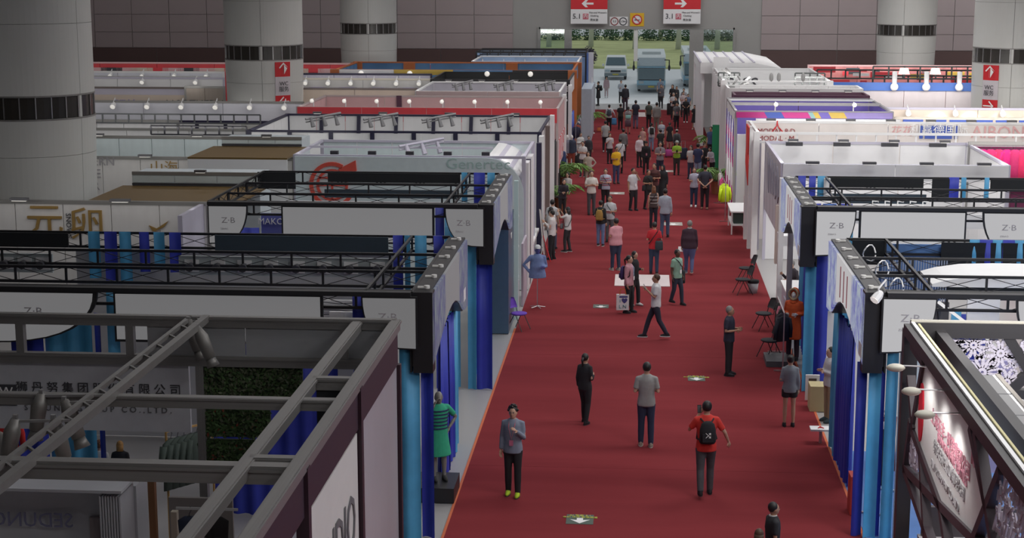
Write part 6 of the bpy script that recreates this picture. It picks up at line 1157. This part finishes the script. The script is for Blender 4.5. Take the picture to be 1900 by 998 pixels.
a = P(1229, 380, 306, -30, 'woman in a long black robe and headscarf', ('robe', BK), ('none', BK), BK, skin='m', hair=None, arms=('bent', 'down'), extra=(('scarf', BK),))
a = P(1287, 384, 311, -8, 'woman in a pale lilac T-shirt and slim navy jeans standing with white shoes', (SH, (.42, .42, .52)), (TR, (.025, .04, .09)), (.68, .68, .68), hair='long', hc='b', arms=('bent', 'hip'), st=.03, sole=(.6, .6, .6))
a = P(1307, 389, 306, 178, 'man in a dark T-shirt with both hands clasped behind his back', (SH, (.03, .032, .05)), (TR, (.02, .014, .02)), (.3, .18, .12), arms=('behind', 'behind'), st=.04)
a = P(1097, 399, 317, 8, 'man in a cream polo shirt with folded arms and grey trousers', (SH, (.62, .60, .56)), (TR, (.07, .07, .08)), BK, arms=('cross', 'cross'))
a = P(1123, 388, 313, -5, 'man in a red and blue striped polo shirt with a black shoulder bag', (SH, (.40, .42, .52)), (TR, BK), BK, arms=('bent', 'bent'), extra=(('stripes', (.45, .08, .12), 4), ('strap', BK)), fat=1.1); held(a, 'shoulder_bag', 'black bag on the hip of the striped polo shirt man', 'bag', -.2, -.05, .97, mk_bag(BK, .22, .22, .1))
a = P(1143, 341, 272, 25, 'man in a bright yellow T-shirt and blue jeans', (SH, (.75, .44, .02)), (TR, (.05, .06, .14)), (.06, .05, .05), skin='m', arms=('bent', 'down'))
a = P(1255, 325, 261, 0, 'man in a lime green striped T-shirt looking at his phone', (SH, (.28, .50, .04)), (TR, (.04, .035, .035)), BK, arms=('bent', 'bent'), extra=(('stripes', (.50, .58, .10), 4), ('cap', (.35, .38, .36))), st=.02); held(a, 'phone', 'phone in the hands of the lime striped T-shirt man', 'phone', 0, -.27, 1.22, mk_phone(BK))
a = P(1224, 331, 263, 5, 'man in a grey shirt and dark red tie looking at his phone', (SH, (.24, .22, .24)), (TR, NV), BK, arms=('bent', 'bent'), extra=(('tie', (.2, .03, .03)),)); held(a, 'phone', 'pale phone held by the man with the tie', 'phone', 0, -.27, 1.24, mk_phone(WH))
a = P(1198, 324, 262, 10, 'guard in a black shirt and cap with a red badge on a lanyard', ('long', BK), (TR, BK), BK, arms=('down', 'down'), extra=(('lanyard', BK, (.5, .2, .25)), ('cap', BK)))
a = P(1186, 311, 251, 30, 'man in a pale pink shirt and black trousers left of the guard', ('long', (.60, .52, .56)), (TR, BK), BK, arms=('down', 'bent'))
a = P(1150, 322, 257, -165, 'man in a white shirt with a dark strap, behind the yellow T-shirt man', ('long', (.56, .58, .60)), (TR, BK), BK, arms=('bent', 'bent'), extra=(('strap', BK),))
a = P(1156, 299, 239, 175, 'man in a dark grey shirt walking away left of the aisle centre', ('long', (.14, .135, .14)), (TR, BK), BK, arms=('down', 'down'), hc='k')
a = P(1131, 304, 247, 20, 'woman in a grey and white top looking down at her phone', (SH, (.46, .44, .46)), (TR, BK), BK, hair='bob', arms=('phone', 'bent'))
a = P(1123, 283, 224, 178, 'man in a plain grey T-shirt walking away with a bag on his shoulder', (SH, (.34, .35, .34)), (TR, BK), WH, arms=('down', 'down'), st=.06); held(a, 'shoulder_bag', 'orange bag carried by the grey T-shirt man', 'bag', .32, 0, 1.25, mk_bag((.45, .12, .04), .3, .2, .1))
a = P(1165, 249, 198, 185, 'woman in a flower patterned top with a pale green bag', (SH, (.30, .27, .28)), ('skirt', (.14, .09, .12)), BK, hair='pony', arms=('bent', 'down')); held(a, 'shoulder_bag', 'pale green bag on the back of the woman in the patterned top', 'bag', 0, .2, 1.1, mk_bag((.25, .50, .46), .34, .2, .1))
a = P(1151, 241, 206, 180, 'woman in a black T-shirt carrying shopping bags', (SH, BK), (TR, BK), BK, hair='short', arms=('down', 'down'), Hh=1.6); held(a, 'shopping_bag', 'bright blue shopping bag carried by the woman in black', 'bag', .42, 0, .55, mk_bag((.08, .28, .55), .32, .42, .1))
a = P(1130, 243, 194, 180, 'man in a white jacket with a slate rucksack walking towards the doors', ('jacket', (.55, .56, .60)), (TR, BK), BK, arms=('out', 'down')); held(a, 'rucksack', 'slate grey rucksack on the man in the white jacket', 'backpack', 0, .19, 1.22, mk_backpack((.07, .09, .12)))
a = P(1179, 239, 186, 178, 'man in a navy polo shirt and violet grey jeans walking away', (SH, (.02, .022, .04)), (TR, (.13, .11, .18)), BK, arms=('bent', 'down'), st=.06)
a = P(1218, 245, 190, 182, 'man in a grey shirt and grey trousers walking towards the doors', ('long', (.26, .26, .25)), (TR, (.22, .20, .17)), BK, hc='k', arms=('down', 'down'), st=.08)
a = P(1214, 238, 188, 170, 'man in a dark green shirt half hidden behind the man in grey', (SH, (.06, .07, .06)), (TR, BK), BK, arms=('down', 'down')); a.location.x -= .35
a = P(1226, 201, 157, 0, 'woman in black with a grey top walking in from the doors', ('long', (.10, .10, .12)), (TR, BK), BK, hair='long', hc='b', arms=('bent', 'down'), st=.1)
a = P(1225, 193, 149, 0, 'man in a blue grey shirt behind the woman walking in', (SH, (.18, .22, .30)), (TR, BK), BK, hc='k', arms=('down', 'down')); a.location.y += 2
a = P(1152, 191, 149, 10, 'man in a pale shirt and black trousers near the coach', ('long', (.35, .40, .46)), (TR, BK), BK, arms=('bent', 'down'), st=.05)
a = P(1160, 206, 157, 180, 'dark clothed person walking towards the coach', ('long', (.03, .03, .04)), (TR, (.06, .04, .06)), BK, arms=('down', 'down'))
a = P(1125, 181, 154, 0, 'blurred person in pale pink by the minivan', ('long', (.50, .36, .40)), (TR, (.45, .36, .38)), WH, arms=('down', 'down'), st=.1, Hh=1.6)
a = P(1110, 196, 151, -80, 'person in a long black coat with a rucksack looking at a phone', ('coat', BK), (TR, BK), BK, arms=('phone', 'phone')); held(a, 'rucksack', 'black rucksack on the person in the long black coat', 'backpack', 0, .2, 1.25, mk_backpack((.02, .02, .02)))
a = P(1086, 192, 147, 60, 'person in dark clothes with a red top and black bag at the left booth edge', ('jacket', (.10, .03, .04)), (TR, BK), BK, arms=('down', 'bent')); held(a, 'handbag', 'black handbag of the person at the left booth edge', 'bag', .3, 0, .8, mk_bag(BK, .35, .3, .12))
for px, py, hy, rz, col, lab, h_ in ((1247, 215, 157, -20, BK, 'dark haired woman in black, left of the pair by the right pillar', 'long'), (1255, 208, 160, 10, (.03, .03, .035), 'woman in black, right of the pair by the right pillar', 'long')): P(px, py-8, hy, rz, lab, ('long', col), (TR, BK), BK, hair=h_, arms=('bent', 'down'))
P(1249, 222, 172, 0, 'white haired man in a pale shirt in the group by the right pillar', (SH, (.5, .48, .50)), (TR, BK), BK, hc='g', arms=('bent', 'bent'))
P(1267, 217, 170, 15, 'man in a pale pink shirt in the group by the right pillar', (SH, (.50, .42, .44)), (TR, BK), BK, arms=('bent', 'down'))
P(1268, 208, 164, -10, 'man in a grey top at the back of the group by the right pillar', (SH, (.3, .3, .33)), (TR, BK), BK)
P(1276, 215, 177, 0, 'person in a blue top at the right of the group by the pillar', (SH, (.12, .17, .28)), (TR, BK), BK)
P(1253, 226, 180, -10, 'man in a black T-shirt talking beside the black suitcase', (SH, BK), (TR, BK), BK, arms=('bent', 'bent'))
P(1255, 239, 190, 5, 'man in a grey shirt with a red badge in front of the group', (SH, (.14, .14, .15)), (TR, BK), BK, arms=('down', 'down'), extra=(('lanyard', (.1, .1, .1), (.5, .15, .2)),))
P(1272, 228, 190, 0, 'woman in black seated with a phone beside the right pillar', (SH, BK), (TR, BK), WH, hair='bob', arms=('lap', 'lap'), loc=(G(1272, 228).x, G(1272, 228).y, .014), Hh=1.62)
P(1288, 241, 195, -20, 'long haired woman in a short black dress by the right pillar', ('dress', BK), ('none', BK), (.5, .45, .4), hair='long', arms=('bent', 'down'))
P(1227, 273, 226, 0, 'man in a white and blue sports shirt in the middle distance', (SH, (.50, .54, .60)), (TR, BK), BK, extra=(('stripes', (.03, .08, .25), 2),))
P(1242, 277, 233, 178, 'dark haired woman in a black dress seen from behind', ('dress', BK), ('none', BK), BK, hair='pony', arms=('down', 'down'))
a = P(1225, 293, 240, 180, 'man in a black T-shirt seen from behind, left of the grey capped man', (SH, (.02, .02, .022)), (TR, BK), BK, arms=('down', 'bent'))
a = P(1255, 292, 241, 178, 'man in a grey cap with a dark rucksack walking away', ('jacket', (.09, .09, .10)), (TR, BK), BK, arms=('down', 'down'), extra=(('cap', (.3, .33, .31)),)); held(a, 'rucksack', 'charcoal rucksack on the man in the grey cap', 'backpack', 0, .19, 1.2, mk_backpack((.03, .03, .035)))
a = P(1208, 281, 228, 160, 'woman in a white top and pale blue jeans with a dark bag', ('long', (.52, .53, .56)), (TR, (.20, .25, .36)), BK, hair='pony', arms=('down', 'bent')); held(a, 'shoulder_bag', 'dark bag on the back of the woman in the white top', 'bag', -.1, .2, 1.25, mk_bag((.02, .02, .02), .25, .35, .12))
P(1192, 287, 236, -30, 'dark haired woman in a sleeveless blush top', ('tank', (.45, .26, .24)), (TR, BK), BK, hair='bob')
# left edge group
a = P(1092, 306, 256, 10, 'man in a dark suit jacket standing by the left stands', ('jacket', (.03, .032, .04)), (TR, BK), BK, arms=('down', 'down'), extra=(('collar', (.2, .24, .3)),))
P(1077, 303, 246, 30, 'man in a white shirt by the black suitcase on the left', ('long', (.58, .58, .57)), (TR, (.4, .33, .25)), WH, arms=('bent', 'down'))
P(1081, 328, 262, -15, 'woman in a white T-shirt with folded arms and grey jeans', (SH, (.62, .62, .62)), (TR, (.07, .07, .08)), BK, hair='pony', arms=('cross', 'cross'), sole=(.6, .6, .6))
P(1091, 348, 281, -5, 'woman in a beige two piece outfit with a hand on her hip', ('long', (.44, .38, .33)), (TR, (.42, .36, .30)), WH, hair='bob', arms=('bent', 'hip'))
a = P(1053, 468, 384, -110, 'woman in a white T-shirt with a grey shoulder bag lifting both hands', (SH, (.62, .62, .62)), (TR, (.035, .035, .04)), BK, hair='long', arms=('up', 'up'), st=.06, extra=(('strap', (.05, .05, .05)),), sole=(.6, .6, .6)); held(a, 'shoulder_bag', 'grey quilted shoulder bag of the woman lifting her hands', 'bag', .1, -.2, 1.0, mk_bag((.12, .12, .13), .26, .18, .1))
a = P(1024, 482, 390, -100, 'man in a white shirt and black trousers by the left stand', ('long', (.62, .60, .60)), (TR, BK), BK, arms=('bent', 'phone'), st=.04)
P(1010, 470, 384, 140, 'woman in a white T-shirt and jeans behind the white shirt man', (SH, (.58, .56, .56)), (TR, (.06, .09, .16)), (.5, .5, .5), hair='pony', arms=('down', 'bent'), st=.05)
P(1003, 462, 370, 160, 'person in a pale top at the edge of the left stand', (SH, (.5, .5, .52)), (TR, (.08, .1, .16)), BK, arms=('down', 'down'))
P(1022, 404, 352, 20, 'person in a dark top stooping by the lower potted palm', ('long', (.03, .03, .04)), (TR, BK), (.6, .6, .6), hair='bob', arms=('bent', 'bent'), lean=.35, Hh=1.6)
P(1027, 362, 330, -30, 'woman in a patterned white blouse seated by the tall potted palm', ('long', (.52, .50, .48)), (TR, BK), BK, hair='bob', arms=('lap', 'lap'), Hh=1.65, sit=True, loc=(G(1023, 372).x, G(1023, 372).y, .014))
# right edge
P(1281, 332, 270, -25, 'woman in a pale T-shirt talking to the man in navy', (SH, (.55, .54, .54)), (TR, (.05, .06, .11)), BK, hair='bob', arms=('bent', 'down'))
P(1294, 336, 266, 150, 'man in a navy shirt talking to the woman in the pale T-shirt', (SH, (.03, .04, .10)), (TR, (.22, .28, .40)), BK, arms=('phone', 'down'))
P(1306, 322, 272, 20, 'person in dark clothes behind the man in navy', (SH, (.02, .02, .025)), (TR, BK), BK)
P(1321, 330, 274, -45, 'woman in a white shirt bending by the right stand', ('long', (.52, .52, .58)), (TR, BK), BK, hair='bob', lean=.3, arms=('bent', 'bent'))
P(1318, 299, 235, -30, 'person in a blue shirt with a pink face scarf by the green banner', (SH, (.05, .08, .18)), (TR, BK), BK)
P(1537, 783, 644, -70, 'young man in a white shirt with a dark rucksack standing between the blue drapes', ('long', (.52, .50, .52)), (TR, (.30, .22, .14)), (.03, .05, .06), arms=('cross', 'cross'), loc=None)
P(1437, 560, 470, -60, 'man with grey streaked hair leaning on the white counter', ('long', (.05, .04, .05)), (TR, BK), BK, hc='g', arms=('phone', 'bent'), loc=(4.55, 46.0, .014), Hh=1.72, lean=.25)
# two visitors seen under the company header
for px, py, lab, hr, hc_, col in ((185, 832, 'woman with curly chestnut hair and a white top, seen below the company header', 'curly', 'c', (.5, .5, .5)), (223, 832, 'fair haired person in black seen below the company header', 'bob', 'o', BK)):
    Yv = 28.3; v = AY(px, py, Yv); P(px, 0, 0, 180, lab, ('long', col), (TR, BK), BK, hair=hr, hc=hc_, arms=('bent', 'bent'), loc=(v.x, Yv, .014), Hh=v.z+.14)
# mannequins
def stand_pole(g, z, m=STEEL):
    MB().tube([(0, 0, .03), (0, 0, z)], .014, 8).build('pole', m, g, local=True)
    for i in range(5): a = i*1.257; MB().tube([(0, 0, .06), (.24*math.cos(a), .24*math.sin(a), .03)], .012, 6).build('foot', m, g, local=True)
a = P(997, 570, 450, 10, 'violet mannequin in a pale blue hooded top and white cap on a pole stand', ('long', (.16, .22, .42)), ('none', BK), None, legless=True, fat=1.3, skin='b', hair=None, arms=('hip', 'bent'), name='mannequin', cat='mannequin', Hh=1.9, loc=(G(997, 572).x, G(997, 572).y, .014), extra=(('cap', (.55, .56, .58)),)); stand_pole(a, .9)
a = P(1470, 668, 530, -20, 'mannequin in an orange red parka with a fur trimmed hood', ('coat', (.60, .09, .02)), (TR, (.04, .02, .03)), BK, skin='w', hair=None, arms=('bent', 'bent'), name='mannequin', cat='mannequin', Hh=1.85, extra=(('hood', (.60, .09, .02)), ('fur', (.38, .27, .16)))); stand_pole(a, .3)
v = G(815, 880); a = P(815, 880, 690, 25, 'grey mannequin in a green and navy striped dress on the left blue drape stand', ('dress', (.03, .35, .20)), ('none', BK), (.03, .03, .03), skin='g', hair=None, arms=('ear', 'hip'), name='mannequin', cat='mannequin', loc=(-3.72, 29.5, .30), Hh=1.78, extra=(('stripes', (.02, .03, .10), 6),))
tag(MB().bx(-4.15, -3.38, 29.0, 30.0, .014, .30).build('pedestal', mat('pedestal_black', (.02, .02, .022), .4)), 'low black pedestal under the striped dress mannequin', 'pedestal')
a = P(1044, 352, 240, 20, 'mannequin in a navy hooded jacket behind the tall potted palm', ('coat', (.03, .05, .14)), (TR, BK), BK, skin='b', hair=None, name='mannequin', cat='mannequin', extra=(('hood', (.03, .04, .12)),), Hh=1.9, loc=(G(1040, 345).x, G(1040, 345).y, .014)); stand_pole(a, .3)
for px, py, lab, col in ((1060, 318, 'white mannequin in a dark navy top, right of two by the blue drapes', (.03, .04, .07)), (1052, 318, 'white mannequin in a grey top, left of two by the blue drapes', (.2, .2, .25))):
    a = P(px, py, 240, 15, lab, ('jacket', col), (TR, (.25, .05, .03)), BK, skin='w', hair=None, name='mannequin', cat='mannequin', loc=(G(px, py+0).x, G(px, py).y, .014), Hh=1.82); stand_pole(a, .3)

# remesh bodies and clothes into continuous skins, then add the fingered hands
for o, v, hb in PEND:
    m = o.modifiers.new('remesh', 'REMESH'); m.mode = 'VOXEL'; m.voxel_size = v; m.use_smooth_shade = True
    m = o.modifiers.new('smooth', 'SMOOTH'); m.factor = .6; m.iterations = 3
bpy.context.view_layer.update(); dg = bpy.context.evaluated_depsgraph_get()
for o, v, hb in PEND:
    me = bpy.data.meshes.new_from_object(o.evaluated_get(dg)); mt = o.data.materials[0]
    if hb:
        n = len(me.vertices); vs = [tuple(q.co) for q in me.vertices]+hb.v; fs = [tuple(p.vertices) for p in me.polygons]+[tuple(i+n for i in f) for f in hb.f]
        m2 = bpy.data.meshes.new('body'); m2.from_pydata(vs, [], fs); m2.polygons.foreach_set('use_smooth', [True]*len(m2.polygons)); m2.update(); me = m2
    me.materials.clear(); me.materials.append(mt); o.modifiers.clear(); o.data = me
for o in bpy.data.objects:
    for k_ in ('x0', 'x1', 'yf', 'yb', 'h', 'H'):
        if k_ in o: del o[k_]

for o in bpy.data.objects:
    if o.parent is None and o.type == 'EMPTY' and o.get('category') in ('person', 'suitcase') and -3.75 < o.location.x < -3.05 and o.location.y > 45: o.location.x = -3.03
